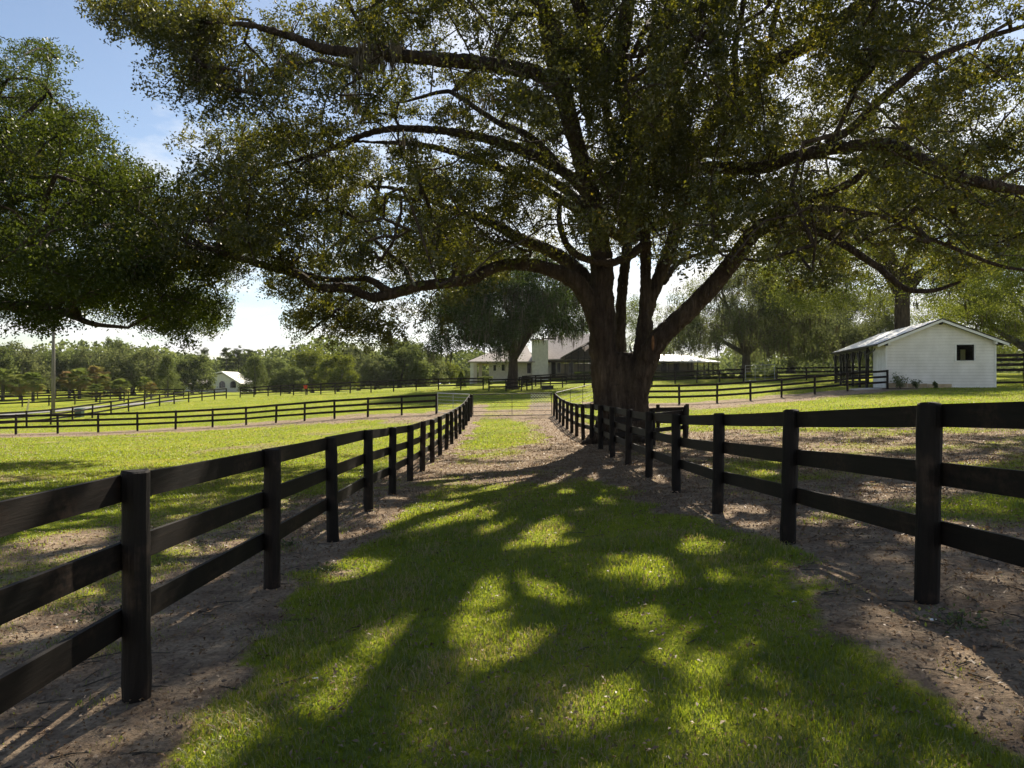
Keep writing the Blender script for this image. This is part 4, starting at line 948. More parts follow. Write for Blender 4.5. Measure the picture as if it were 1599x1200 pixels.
for (px, py, d), lab in zip(((492, 1071, 4.07), (1241, 968, 4.7), (1456, 1044, 4.15)), ('small white paper scrap on the grass near the left fence', 'small white paper scrap on the grass mid lane towards the right fence', 'small white paper scrap on the soil in front of the right fence')):
    x, y, z = ground_at(px, d); mb = MB(); v = [(math.cos(t)*0.02*rg.uniform(0.6, 1.3), math.sin(t)*0.013*rg.uniform(0.6, 1.3), 0.028+rg.uniform(0, 0.014)) for t in np.arange(7)/7*6.283]
    mb.prism(v, (0, 0, 0), (0, 0, 0.003)); o = mb.build('paper_scrap', M['paper']); o.location = (x, y, z); tag(o, lab, 'paper scrap', 'white scraps on the ground')

# ================================================================== MAIN OAK
print('oak')
OAK_ROWS = ["05999988885897478998", "01699998887999688998", "00489998767999888888", "00169998778999888888",
            "13589999988899866776", "13699777875247764444", "00222465300000111111", "00000021110000000000"]
def build_oak():
    rg = np.random.default_rng(3)
    bx, by = 3.8, 24.0; bz = h1(bx, by)
    root = empty('oak_tree', (0, 0, 0)); tag(root, 'huge spreading multi stemmed oak beside the lane, its crown filling the sky', 'tree')
    big = []
    big.append(spline([(bx, by, bz-0.3, 0.9), (bx, by, bz+0.25, 0.8), (bx, by, bz+1.0, 0.74), (bx-0.02, by, bz+2.0, 0.72), (bx-0.02, by, bz+2.6, 0.6), (bx-0.02, by, bz+3.0, 0.4)], 5))
    for k in range(9):      # root flare
        a = k/9*2*np.pi+rg.uniform(-0.25, 0.25); L = rg.uniform(1.25, 1.75); c, s = math.cos(a), math.sin(a)
        pts = [(bx+c*0.55, by+s*0.55, bz+1.9, 0.27), (bx+c*0.62, by+s*0.62, bz+0.8, 0.27), (bx+c*0.95, by+s*0.95, bz+0.15, 0.22), (bx+c*L, by+s*L, h1(bx+c*L, by+s*L)-0.05, 0.13)]
        big.append(spline(pts, 5))
    L = {}
    L['a'] = [(950, 640, 23.8, .52), (944, 560, 23.75, .47), (941, 480, 23.7, .42), (939, 410, 23.6, .38), (930, 335, 23.3, .33), (907, 250, 22.6, .27), (882, 165, 21.8, .23), (853, 50, 20.8, .2), (846, -80, 19.5, .16), (850, -260, 18, .1)]
    L['b'] = [(965, 620, 24.8, .34), (968, 530, 25.3, .22), (972, 450, 25.8, .19), (981, 375, 26.0, .19), (990, 280, 27, .2), (985, 180, 28.5, .15), (960, 90, 30, .09)]
    L['c'] = [(992, 640, 23.8, .42), (1003, 545, 23.8, .31), (1006, 490, 23.8, .2), (1008, 440, 23.8, .185), (1008, 400, 23.7, .18), (1003, 320, 23.3, .2), (990, 220, 22.4, .23), (968, 120, 21.2, .22), (980, 10, 19.5, .2), (1000, -140, 17.6, .15), (1010, -420, 15, .08)]
    L['d'] = [(1003, 560, 23.8, .3), (1011, 490, 23.9, .22), (1023, 450, 24.1, .22), (1036, 415, 24.1, .23), (1048, 385, 24.1, .23), (1062, 330, 24.0, .22), (1082, 250, 23.6, .22), (1130, 165, 22.6, .24), (1200, 103, 21.5, .23), (1275, 62, 20.4, .21), (1350, 2, 19, .17), (1430, -80, 17.5, .11)]
    L['f'] = [(985, 650, 23.7, .42), (1003, 585, 23.4, .37), (1022, 540, 23.1, .34), (1060, 500, 22.8, .31), (1108, 453, 22.4, .285), (1149, 402, 22.0, .26), (1172, 370, 21.7, .24), (1212, 340, 21.4, .2), (1266, 314, 21.0, .17), (1300, 299, 20.6, .14), (1330, 284, 20.2, .11), (1352, 266, 19.8, .07)]
    L['g'] = [(1086, 262, 23.5, .2), (1130, 262, 22.8, .2), (1190, 262, 22, .2), (1250, 243, 21.3, .19), (1314, 231, 20.6, .185), (1385, 226, 20, .18), (1434, 247, 19.6, .18), (1492, 275, 19.2, .16), (1548, 289, 18.8, .14), (1610, 297, 18.4, .12), (1700, 290, 18, .07)]
    L['i'] = [(1180, 366, 21.6, .14), (1215, 352, 21.3, .12), (1250, 355, 21, .12), (1292, 368, 20.7, .12), (1339, 396, 20.3, .11), (1372, 419, 20, .10), (1416, 452, 19.6, .08), (1462, 453, 19.2, .06), (1500, 440, 18.8, .035)]
    L['j'] = [(1240, 326, 21.2, .1), (1268, 320, 21, .1), (1323, 330, 20.6, .09), (1385, 341, 20.2, .07), (1440, 368, 20, .06), (1500, 392, 19.6, .055), (1560, 415, 19.2, .05), (1620, 425, 18.8, .03)]
    L['k'] = [(1150, 140, 22.2, .1), (1148, 80, 21.6, .09), (1160, 10, 20.8, .08), (1172, -80, 19.6, .05)]
    L['l'] = [(1290, 225, 20.9, .12), (1330, 200, 20.6, .12), (1365, 165, 20.2, .13), (1400, 135, 19.8, .12), (1450, 96, 19.4, .1), (1520, 66, 19, .08), (1610, 38, 18.5, .05)]
    L['m'] = [(1196, 108, 21.6, .09), (1203, 60, 21, .09), (1216, 5, 20.2, .08), (1235, -90, 19, .05)]
    L['n'] = [(946, 560, 23.7, .36), (927, 492, 23.5, .3), (905, 447, 23.3, .29), (880, 430, 23.1, .26), (842, 417, 22.8, .215), (800, 413, 22.5, .19), (763, 421, 22.2, .18), (735, 437, 22, .175), (691, 443, 21.7, .165), (644, 449, 21.4, .165), (597, 463, 21, .16), (572, 463, 20.8, .135), (544, 450, 20.6, .145), (494, 449, 20.2, .13), (469, 430, 20, .12), (425, 418, 19.6, .11), (372, 403, 19.1, .09), (320, 385, 18.6, .07), (270, 372, 18.2, .04)]
    L['n2'] = [(610, 457, 21.1, .13), (597, 449, 21, .12), (569, 435, 21.1, .1), (525, 438, 21.2, .09), (481, 430, 21.2, .08), (440, 410, 21.2, .06), (400, 385, 21, .04)]
    L['n3'] = [(648, 450, 21.4, .11), (641, 440, 21.5, .1), (631, 418, 21.8, .09), (613, 402, 22.1, .075), (588, 378, 22.5, .06), (560, 350, 23, .04)]
    L['n4'] = [(560, 455, 20.7, .05), (540, 475, 20.3, .045), (505, 500, 19.9, .035), (480, 522, 19.6, .025)]
    L['o'] = [(908, 255, 22.7, .26), (880, 150, 21.7, .24), (850, 120, 21.3, .23), (799, 106, 20.8, .22), (700, 95, 20, .2), (610, 86, 19.3, .17), (560, 84, 18.9, .15), (500, 75, 18.5, .13), (450, 56, 18.1, .1), (390, 40, 17.6, .07), (320, 35, 17, .04)]
    L['p'] = [(922, 310, 23.1, .2), (890, 275, 23, .19), (850, 252, 22.9, .18), (799, 229, 22.6, .16), (725, 209, 22.2, .13), (625, 201, 21.6, .11), (565, 212, 21.2, .09), (500, 240, 20.8, .07), (420, 262, 20.4, .04)]
    L['q'] = [(890, 275, 23, .12), (830, 215, 23.4, .11), (775, 190, 23.6, .1), (715, 150, 24, .085), (690, 144, 24.2, .07), (630, 160, 24.6, .04)]
    L['r'] = [(936, 470, 23.9, .3), (905, 425, 24.2, .26), (858, 392, 24.6, .22), (811, 372, 25, .2), (760, 345, 25.5, .16), (700, 325, 26, .12), (640, 300, 26.5, .08), (580, 290, 27, .05)]
    L['s'] = [(876, 300, 22.7, .05), (873, 340, 22.4, .09), (880, 372, 22.3, .11), (893, 393, 22.3, .12), (914, 404, 22.4, .12), (955, 410, 22.7, .13), (985, 398, 23, .14), (1012, 378, 23.4, .17)]
    L['t'] = [(968, 110, 21.1, .15), (930, 60, 20.5, .13), (905, 25, 20, .12), (880, -60, 19, .09), (850, -200, 17.6, .05)]
    L['u'] = [(893, 190, 22, .16), (875, 60, 20.9, .14), (855, 20, 20.2, .13), (822, -10, 19.5, .11), (770, -80, 18.4, .07)]
    L['v'] = [(1035, 440, 24.3, .16), (1050, 420, 24.9, .11), (1068, 405, 25.4, .09), (1105, 395, 26, .07), (1160, 390, 27, .05)]
    L['w'] = [(610, 86, 19.4, .09), (585, 60, 18.9, .08), (555, 25, 18.3, .06), (530, -30, 17.4, .04)]
    L['x'] = [(1492, 276, 19.2, .08), (1520, 305, 19, .07), (1560, 330, 18.7, .05), (1620, 345, 18.3, .03)]
    L['y'] = [(1549, 288, 18.8, .06), (1580, 270, 18.6, .05), (1630, 250, 18.3, .03)]
    thin = []; seen = []
    for k, v in L.items():
        s = limb(v, 6, 0.05, rg)
        if k in 'nopqrsijklgf' or k in ('n2', 'n3'): seen.append(s)
        elif k in 'abcd': seen.append(s[:16])
        (big if max(s[:, 3]) > 0.15 else thin).append(s)
    # limbs reaching away from the camera and to the sides, only partly seen
    for az, ln, hh, r in ((60, 9, 7.5, .2), (95, 8, 8, .2), (125, 9.5, 7, .2), (20, 10, 6, .18), (165, 10, 6.5, .18), (250, 8, 8.5, .16), (285, 8.5, 9, .16)):
        a = R(az); st = np.array([4.28, 25.95, bz+7.1]); e = np.array([bx+math.cos(a)*ln, by+math.sin(a)*ln, bz+4.6+hh])
        m1 = st+(e-st)*0.35+np.array([0, 0, 0.9]); m2 = st+(e-st)*0.7+np.array([0, 0, 0.7])+rg.normal(size=3)*0.4
        big.append(spline([(*st, r*0.8), (*m1, r*0.9), (*m2, r*0.65), (*e, r*0.25)], 6))
    paths = [(s[:, :3], s[:, 3], 14) for s in big]
    # merged stems: every tube capped, then fused into one skin
    mb = MB()
    for p, r, n in paths: mb.tube(p, r, n)
    tr = mb.build('trunk', M['bark'], root, smooth=True)
    md = tr.modifiers.new('fuse', 'REMESH'); md.mode = 'VOXEL'; md.voxel_size = 0.036; md.use_smooth_shade = True
    sm = tr.modifiers.new('smooth', 'SMOOTH'); sm.iterations = 2; sm.factor = 0.5
    tx = bpy.data.textures.new('bark_relief', 'CLOUDS'); tx.noise_scale = 0.13; tx.noise_depth = 5
    dm = tr.modifiers.new('relief', 'DISPLACE'); dm.texture = tx; dm.strength = 0.09; dm.mid_level = 0.5; dm.texture_coords = 'GLOBAL'
    # wound on the right hand fork
    c = P(1019.5, 536, 22.62); mb = MB(); v = []
    for i in range(5):
        for j in range(10):
            t = j/10*2*np.pi; q = 1-(i/4)**2*0.0; rr = (1-i/4.0)
            v.append((c[0]+0.05*rr*math.cos(t), c[1]-0.06*(i/4.0), c[2]+0.25*rr*math.sin(t)))
    f = [(i*10+j, i*10+(j+1) % 10, (i+1)*10+(j+1) % 10, (i+1)*10+j) for i in range(4) for j in range(10)]
    mb.add(v, f); mb.build('bark_wound', M['wound'], root, smooth=True)
    # foliage
    cl = sample_crown(1800, (4.0, 24.0), (17.5, 18.0, 13.0, 11.5), (3.2, 16.5), OAK_ROWS, rg, off_keep=0.22)
    # the low drooping sprays under the left limb and the dark mass in front of the stems
    ex = []
    for px, py, sx, sy, d, sd, n in ((470, 495, 40, 22, 19.8, 0.8, 9), (545, 525, 50, 20, 20.3, 0.8, 12), (640, 505, 40, 25, 21, 0.8, 6), (1060, 250, 90, 85, 21.0, 1.2, 95), (960, 200, 60, 110, 20.6, 1.2, 60), (1190, 320, 50, 45, 20.8, 0.9, 40), (880, 250, 55, 70, 21.2, 1.0, 34), (1000, 330, 80, 25, 22.2, 0.7, 26), (840, 330, 70, 40, 22.2, .8, 30), (740, 380, 60, 35, 22.5, .8, 22), (235, 25, 55, 20, 17.8, 1, 40), (330, 95, 48, 42, 18, 1, 44), (350, 360, 90, 70, 18.8, 1.2, 40), (470, 330, 80, 60, 19.6, 1.2, 26)):
        for _ in range(n): ex.append(P(px+rg.normal()*sx, py+rg.normal()*sy, d+rg.normal()*sd))
    ex = np.array(ex)
    gx, gy = rg.uniform(-5, 6, 420), rg.uniform(0.5, 10, 420); hh = rg.uniform(8.0, 13.5, 420); ov = np.column_stack([gx, gy, hgt(gx, gy)])+SUNV*(hh/SUNV[2])[:, None]  # unseen overhead clusters, added to shade the near lane
    ax_, ay_ = proj(ov); ov = ov[(ay_ < -15) & (ov[:, 1] > 10.5)]; 
    fill = []  # leaf clusters added along the sun rays to shade chosen lane patches
    for cx, cy, sx_, sy_, n_ in ((1095, 1020, 45, 26, 20), (820, 955, 45, 18, 16), (1190, 1060, 40, 24, 12), (700, 890, 50, 14, 10), (520, 930, 30, 16, 8)):
        for _ in range(n_):
            gx_, gy_ = cx+rg.normal()*sx_, cy+rg.normal()*sy_; d_ = 1.72*F/(gy_-600.0); g_ = P(gx_, gy_, d_); g_[2] = h1(g_[0], g_[1]); fill.append(g_+SUNV*(rg.uniform(7.5, 13.5)/SUNV[2]))
    fill = np.array(fill); fx_, fy_ = proj(fill); fill = fill[(fill[:, 1] > 10.5) & ((fy_ < 0) | (screen_prob(fx_, fy_, OAK_ROWS) > 0.6))]
    ex = np.concatenate([ex, ov, fill]); ex = ex[~sun_hole(ex)]
    cl = np.concatenate([cl, ex]); print('oak clusters', len(cl))
    limbs = [s[::2] for s in big[10:]+thin]
    cl, _ = outline(cl, cl, rg, True, -22); br = tidy(grow(limbs, cl, rg))
    twigs = [(s[:, :3], s[:, 3], 8) for s in thin]+[(p, r, 5) for p, r in br]
    rad = rg.uniform(0.5, 0.95, len(cl)); c, t, T = cluster_leaves(cl, rad, 400, rg, tips=17, spread=0.125)
    c, t = punch(c, t, rg); c, t = outline(c, t, rg, True); c, t = clear_limbs(c, t, [L_ for L_ in seen], rg)
    px, py = proj(c); vis = (px > -60) & (px < 1660) & (py > -60)
    keep = vis | (rg.uniform(0, 1, len(c)) < 0.4); sz = np.where(vis, 1.0, 1.6)[keep]
    leaves('crown', c[keep], 0.094*sz, 0.044*sz, M['leaf'], root, rg, up=0.45, tint=t[keep], twigs=twigs)
    print('oak leaves', keep.sum())
    # twigs in the visible clusters
    # Spanish moss hanging from a few limbs
    tops, lens = [], []
    for px, py, d, n, l in ((590, 80, 19.2, 9, 0.9), (570, 62, 19.0, 6, 0.8), (612, 70, 19.3, 7, 1.0), (466, 88, 18.4, 4, 0.7), (374, 120, 18.0, 4, 0.6), (310, 110, 17.6, 3, .6), (540, 150, 20, 4, .7), (1080, 330, 21, 5, 0.6), (1068, 265, 20.4, 5, 0.5), (1250, 330, 21.2, 4, 0.8), (1420, 170, 19.8, 5, .7), (1275, 322, 20.8, 7, 1.0), (1310, 335, 20.5, 6, .9), (1240, 350, 21, 6, .9), (560, 80, 18.7, 8, 1.0), (760, 150, 21, 4, .7), (640, 215, 21.4, 4, .7)):
        for _ in range(n): tops.append(P(px+rg.normal()*11, py+rg.normal()*6, d+rg.normal()*0.25)); lens.append(l*rg.uniform(0.6, 1.2))
    moss_strands('moss_foliage', tops, lens, root, rg, width=0.026, per=12, mat='moss_pale')
M['wound'] = surf('bark_wound_wood', (0.08, 0.04, 0.02), (0.24, 0.12, 0.055), nscale=9, rough=0.85, bump=0.5)
build_oak()

LEFT_ROWS = ["00000000000000000000", "50000000000000000000", "95000000000000000000", "99610000000000000000",
             "99963000000000000000", "99986100000000000000", "78876100000000000000", "00000000000000000000"]
def build_left_oak():
    rg = np.random.default_rng(9); bx, by = -19.5, 21.0; bz = h1(bx, by)
    root = empty('oak_tree', (0, 0, 0)); tag(root, 'dark leafy oak leaning in from the left edge of the photo, over the left paddock', 'tree')
    big = [spline([(bx, by, bz-0.3, .8), (bx, by, bz+0.8, .62), (bx+.1, by, bz+2.5, .5), (bx+0.3, by, bz+4.2, .42)], 5)]
    for az, ln, hh, r in ((0, 8, 3.5, .2), (-25, 9, 4.5, .2), (25, 8.5, 5.5, .2), (60, 7, 7, .18), (-60, 8, 6, .18), (100, 7, 7, .16), (180, 8, 6, .18), (230, 7, 7, .16), (10, 5, 8.5, .18)):
        a = R(az); st = np.array([bx+.2, by, bz+3.2]); e = st+np.array([math.cos(a)*ln, math.sin(a)*ln, hh])
        m1 = st+(e-st)*0.35+np.array([0, 0, .9]); m2 = st+(e-st)*0.7+rg.normal(size=3)*0.5
        big.append(spline([(*st, r*1.3), (*m1, r), (*m2, r*.65), (*e, r*.25)], 6))
    big.append(limb([(-110, 470, 20.5, .16), (-20, 478, 20, .14), (60, 478, 19.8, .12), (110, 492, 19.6, .10), (145, 506, 19.4, .07), (200, 512, 19.2, .04)], 6))
    tubes_mesh('trunk', [(s[:, :3], s[:, 3], 12) for s in big], M['bark'], root)
    cl = sample_crown(900, (-17.5, 21.5), (9, 11.5, 9, 9), (3.4, 13.0), LEFT_ROWS, rg, off_keep=0.42, ymin=12, inner=0.35)
    ex = np.array([P(px+rg.normal()*sx, py+rg.normal()*sy, d+rg.normal()*sd) for px, py, sx, sy, d, sd, n in ((290, 500, 34, 14, 29.5, 1, 30), (255, 472, 40, 20, 29.5, 1, 30), (330, 492, 16, 12, 29.5, .8, 10), (120, 400, 90, 60, 18, 1.6, 26), (200, 370, 60, 50, 18.5, 1.3, 18), (40, 110, 34, 28, 25, 1, 22), (60, 250, 60, 50, 22, 1, 30), (150, 290, 50, 40, 21, 1, 24), (50, 488, 45, 12, 20, 1, 9)) for _ in range(n)])
    cl = np.concatenate([cl, ex[~sun_hole(ex)]])
    cl, _ = outline(cl, cl, rg, False, -22); br = tidy(grow([s[::2] for s in big], cl, rg))
    c, t, T = cluster_leaves(cl, rg.uniform(0.5, 0.95, len(cl)), 390, rg, tips=17, spread=0.15); c, t = punch(c, t, rg); c, t = outline(c, t, rg)
    leaves('crown', c, 0.094, 0.044, M['leaf_near_left'], root, rg, up=0.45, tint=t, twigs=br)
    print('left oak clusters', len(cl))
build_left_oak()

# ================================================================== FARTHER TREES
def gentree(name, H, Rr, tr, ncl, nleaf, ls, mat, moss=0, seed=0, cb=0.22, nlimb=7, moss_len=1.6, crad=1.0, barkm='bark_grey', flat=0.7, moss_w=0.06, lean=0.0, fork=None, clip=None):
    """broad tree at the origin: trunk, branches, crown, hanging moss as parts"""
    rg = np.random.default_rng(seed); root = empty(name); zt = H*(fork or cb*1.05)
    big = [spline([(0, 0, -0.4, tr*1.6), (0, 0, 0.3, tr*1.2), (0.1, 0, zt*0.5, tr*0.95), (0.1+lean, 0, zt, tr*0.85)], 4)]
    for k in range(nlimb):
        a = k/nlimb*2*np.pi+rg.uniform(-.4, .4); ln = Rr*rg.uniform(.5, .82); hh = H*rg.uniform(.2, .62)
        st = np.array([.1+lean, 0, zt*rg.uniform(.75, 1)]); e = np.array([math.cos(a)*ln, math.sin(a)*ln, min(zt+hh, H*.85)])
        m1 = st+(e-st)*.35+np.array([0, 0, H*.05])+rg.normal(size=3)*Rr*.04; m2 = st+(e-st)*.7+rg.normal(size=3)*Rr*.06
        big.append(spline([(*st, tr*.6), (*m1, tr*.42), (*m2, tr*.26), (*e, tr*.1)], 5))
    tubes_mesh('trunk', [(s[:, :3], s[:, 3], 9) for s in big], M[barkm], root)
    cl = []
    while len(cl) < ncl:
        d = rg.normal(size=3); d /= np.linalg.norm(d); q = rg.uniform(.35, 1)**.5
        p = np.array([d[0]*Rr*q, d[1]*Rr*q, H*(cb+.33)+d[2]*q*H*(1-cb-.33)])
        if d[2] < 0:
            ra = Rr*rg.uniform(.1, 1)**.5; an = rg.uniform(0, 6.283); lo = H*cb+H*.16*(1-ra/Rr)
            p = np.array([math.cos(an)*ra, math.sin(an)*ra, rg.uniform(lo, H*(cb+.36))])
        if fbm(p[0:1]/(Rr*.35)+seed, p[1:2]/(Rr*.35), p[2:3]/(H*.16), seed=seed, oct=2)[0] > .42 and not (clip and clip(p)): cl.append(p)
    cl = np.array(cl)
    twigs = [(p, r*1.4, 4) for p, r in grow([s[::2] for s in big], cl, rg, seg=1.0)]
    c, t, T = cluster_leaves(cl, rg.uniform(.65, 1.25, ncl)*crad, nleaf, rg, tips=10, spread=.26, flat=flat)
    leaves('crown', c, ls, ls*.6, M[mat], root, rg, up=.5, tint=t, twigs=twigs, twig_mat=M[barkm])
    if moss:
        i = rg.integers(0, len(T), moss); tops = T[i, rg.integers(0, 10, moss)]
        sel = rg.uniform(0, 1, moss) < np.clip(1.25-(tops[:, 2]/H), .15, 1); tops = tops[sel]
        moss_strands('moss_foliage', tops, moss_len*rg.uniform(.35, 1.1, len(tops)), root, rg, width=moss_w, per=4)
    return root
def plant(o, px, d, label, cat='tree', group=None, sc=(1, 1, 1), rot=0.0, py=None):
    x, y, z = ground_at(px, d); o.location = (x, y, z); o.scale = sc; o.rotation_euler = (0, 0, rot); tag(o, label, cat, group); return o

plant(gentree('moss_oak', 15.5, 9.4, .58, 520, 260, .19, 'leaf_dark', moss=1000, seed=21, cb=.25, moss_len=2.2, crad=1.4, moss_w=.06, barkm='bark', clip=lambda p: p[0] > 0.4 and p[2] < 6.4), 800, 78, 'dark moss draped oak beyond the lane end in front of the white house', group='moss hung oaks')
plant(gentree('moss_oak', 14.0, 9.6, .55, 420, 220, .18, 'leaf_grey', moss=900, seed=22, cb=.20, nlimb=8, moss_len=2.2, crad=1.3, moss_w=.055), 1164, 86, 'broad grey green oak hung with pale moss, right of the lanai', group='moss hung oaks')
plant(gentree('oak_tree', 20.0, 12.5, .72, 600, 230, .18, 'leaf_bright', moss=300, seed=23, cb=.30, fork=.5, nlimb=8, moss_len=1.8, crad=1.35, barkm='bark', moss_w=.05), 1407, 66, 'tall sunlit oak with a thick dark trunk directly behind the barn roof', group='oaks behind the barn')
plant(gentree('oak_tree', 15.0, 10.0, .6, 420, 220, .19, 'leaf_bright', moss=120, seed=24, cb=.20, crad=1.4), 1610, 78, 'bright green oak at the right edge behind the pen fence', group='oaks behind the barn', rot=1)
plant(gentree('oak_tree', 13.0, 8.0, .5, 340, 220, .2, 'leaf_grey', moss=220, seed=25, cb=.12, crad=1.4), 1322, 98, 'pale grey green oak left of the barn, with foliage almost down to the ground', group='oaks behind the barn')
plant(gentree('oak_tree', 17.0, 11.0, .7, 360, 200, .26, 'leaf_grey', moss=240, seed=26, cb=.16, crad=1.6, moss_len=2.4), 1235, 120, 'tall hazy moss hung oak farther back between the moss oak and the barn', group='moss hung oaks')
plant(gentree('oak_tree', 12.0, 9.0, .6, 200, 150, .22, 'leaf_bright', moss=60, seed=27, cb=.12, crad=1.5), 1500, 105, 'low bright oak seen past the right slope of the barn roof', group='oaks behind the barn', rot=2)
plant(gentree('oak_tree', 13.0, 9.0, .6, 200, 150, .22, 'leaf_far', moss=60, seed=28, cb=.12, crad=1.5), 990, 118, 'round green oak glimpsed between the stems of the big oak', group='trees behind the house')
print('trees 1')

def proto_far(seed, mat, H=12, Rr=6.5, moss=60, cb=.10, ncl=150):
    return gentree('far_oak', H, Rr, .45, ncl, 110, .46, mat, moss=moss, seed=seed, cb=cb, nlimb=5, moss_len=2.0, crad=1.35, moss_w=.09)
def pine(seed):
    rg = np.random.default_rng(seed); root = empty('pine_tree'); H = 18.0
    tk = spline([(0, 0, -.4, .3), (.1, 0, 6, .22), (.2, .1, 12, .16), (.25, 0, H-.5, .06)], 5); paths = [(tk[:, :3], tk[:, 3], 8)]; cl = []
    for k in range(34):
        z = rg.uniform(.5, 1)*H; a = rg.uniform(0, 6.28); ln = rg.uniform(.8, 2.9)*(1.25-z/H)*1.9+.3
        e = np.array([math.cos(a)*ln+.2, math.sin(a)*ln, z+rg.uniform(-.1, .9)]); s = np.array([.2, 0, z]); paths.append((np.array([s, s+(e-s)*.5+[0, 0, .1], e]), [.06, .04, .02], 4)); cl += [e, s+(e-s)*.6]
    tubes_mesh('trunk', paths, M['bark_grey'], root)
    c, t, T = cluster_leaves(np.array(cl), rg.uniform(.5, .9, len(cl)), 90, rg, tips=9, spread=.28, flat=.55); leaves('crown', c, .34, .12, M['leaf_pine'], root, rg, up=.2, tint=t); return root
def conifer(seed, H=9.0, Rr=3.0, mat='leaf_far'):
    rg = np.random.default_rng(seed); root = empty('cedar_tree'); paths = [(np.array([(0, 0, -.3), (0, 0, H*.5), (0, 0, H*.97)]), [.22, .14, .03], 7)]; cl = []
    for k in range(110):
        q = rg.uniform(0.04, 1)**.8; z = H*q; r = Rr*(1-q)**.75*rg.uniform(.55, 1.08); a = rg.uniform(0, 6.28); cl.append((math.cos(a)*r, math.sin(a)*r, z))
    cl = np.array(cl); tubes_mesh('trunk', paths, M['bark_grey'], root)
    c, t, T = cluster_leaves(cl, .75, 90, rg, tips=9, spread=.3); leaves('crown', c, .26, .12, M[mat], root, rg, up=.3, tint=t); return root
def palm(seed, H=2.6, dead=False):
    rg = np.random.default_rng(seed); root = empty('palm_tree')
    tubes_mesh('trunk', [(np.array([(0, 0, -.3), (.05, 0, H*.5), (.02, .05, H)]), [.2, .17, .15], 9)], M['bark_grey'], root)
    co, fc, tt = [], [], []
    for k in range(48):
        a = rg.uniform(0, 6.28); el = rg.uniform(-1.15, 1.4); st = np.array([0, 0, H]); dr = np.array([math.cos(a)*math.cos(el), math.sin(a)*math.cos(el), math.sin(el)])
        ln = rg.uniform(.7, 1.0); hub = st+dr*ln; sd = np.cross(dr, [0, 0, 1.]); sd /= np.linalg.norm(sd)+1e-6; up = np.cross(sd, dr); col = rg.uniform(.8, 1) if (el < -.4 and rg.uniform() < .7) or dead else rg.uniform(0, .7)
        def quad(p0, p1, p2, p3):
            b = len(co); co.extend([p0, p1, p2, p3]); fc.append((b, b+1, b+2, b+3)); tt.extend([col]*4)
        quad(st-sd*.02, st+sd*.02, hub+sd*.02, hub-sd*.02)
        for f in np.linspace(-1.5, 1.5, 13):      # blade fingers of the fan
            dd = dr*math.cos(f)+sd*math.sin(f); L = .85*rg.uniform(.8, 1.1); tip = hub+dd*L+np.array([0, 0, -.28*L])+up*.05; mid = hub+dd*L*.55+up*.04; w = np.cross(dd, up)*.055
            quad(hub, mid+w, tip, mid-w)
    np_mesh('fronds', np.array(co), np.array(fc), M['leaf_palm'], root, tint=np.array(tt)); return root

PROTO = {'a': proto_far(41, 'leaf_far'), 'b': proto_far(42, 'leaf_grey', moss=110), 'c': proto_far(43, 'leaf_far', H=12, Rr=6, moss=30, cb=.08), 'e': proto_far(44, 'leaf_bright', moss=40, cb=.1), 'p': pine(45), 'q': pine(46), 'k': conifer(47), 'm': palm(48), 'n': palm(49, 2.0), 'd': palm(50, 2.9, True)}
SIZE = {'a': (12, 6.5), 'b': (12, 6.5), 'c': (12, 6), 'e': (12, 6.5), 'p': (18, 3), 'q': (18, 3), 'k': (9, 3)}
used = set()
def take(k):
    if k in used: return copy_tree(PROTO[k])
    used.add(k); return PROTO[k]
FAR = [  # px, top row, distance, half width px, kind, label
    (-45, 525, 118, 55, 'a', 'dark oak in the far tree line at the left edge of the photo'),
    (28, 532, 128, 42, 'b', 'grey green oak in the far tree line left of the utility pole'),
    (75, 545, 138, 30, 'a', 'low oak crown in the far tree line right behind the utility pole'),
    (112, 549, 140, 30, 'c', 'dark round oak in the far tree line just right of the utility pole'),
    (150, 541, 132, 34, 'b', 'grey green oak in the far tree line above the reddish palm'),
    (176, 526, 150, 18, 'c', 'tallest oak crown poking above the far tree line on the left'),
    (208, 540, 120, 52, 'b', 'broad moss hung oak in the middle of the far left tree line'),
    (262, 556, 112, 24, 'k', 'pointed dark green cedar in front of the far left tree line'),
    (300, 551, 135, 30, 'c', 'dark bushy oak directly left of the far white house'),
    (316, 541, 170, 12, 'p', 'thin tall pine behind the far white house, left of its roof'),
    (354, 545, 175, 14, 'q', 'tall pine rising above the roof of the far white house'),
    (372, 543, 178, 13, 'p', 'tall slim pine just right of the far white house roof'),
    (388, 547, 172, 13, 'q', 'slim pine rising behind the pointed cedar right of the far house'),
    (398, 558, 118, 28, 'k', 'bushy dark cedar hiding the right end of the far white house'),
    (430, 556, 150, 30, 'a', 'hazy oak in the far tree line right of the bushy cedar'),
    (452, 572, 120, 26, 'c', 'low dark rounded tree at the foot of the central tree line'),
    (488, 545, 128, 36, 'e', 'sunlit yellow green tree left of centre in the far tree line'),
    (528, 552, 120, 32, 'e', 'bright green leafy tree beside the sunlit one in the central tree line'),
    (560, 532, 140, 38, 'b', 'grey moss hung oak in the centre of the far tree line'),
    (586, 556, 112, 26, 'b', 'smaller pale mossy oak in front of the central tree line'),
    (624, 527, 118, 48, 'c', 'large round dark oak forming the peak of the central tree line'),
    (664, 548, 125, 34, 'b', 'grey green oak on the right shoulder of the central tree line'),
    (694, 566, 135, 28, 'e', 'low yellow green tree tapering off the right end of the tree line'),
    (722, 574, 160, 20, 'a', 'small far oak just behind the clipped cone'),
    (755, 578, 165, 22, 'c', 'low far oak seen through the open porch of the white house'),
    (505, 560, 165, 30, 'a', 'dim oak deep behind the sunlit yellow green tree'),
]
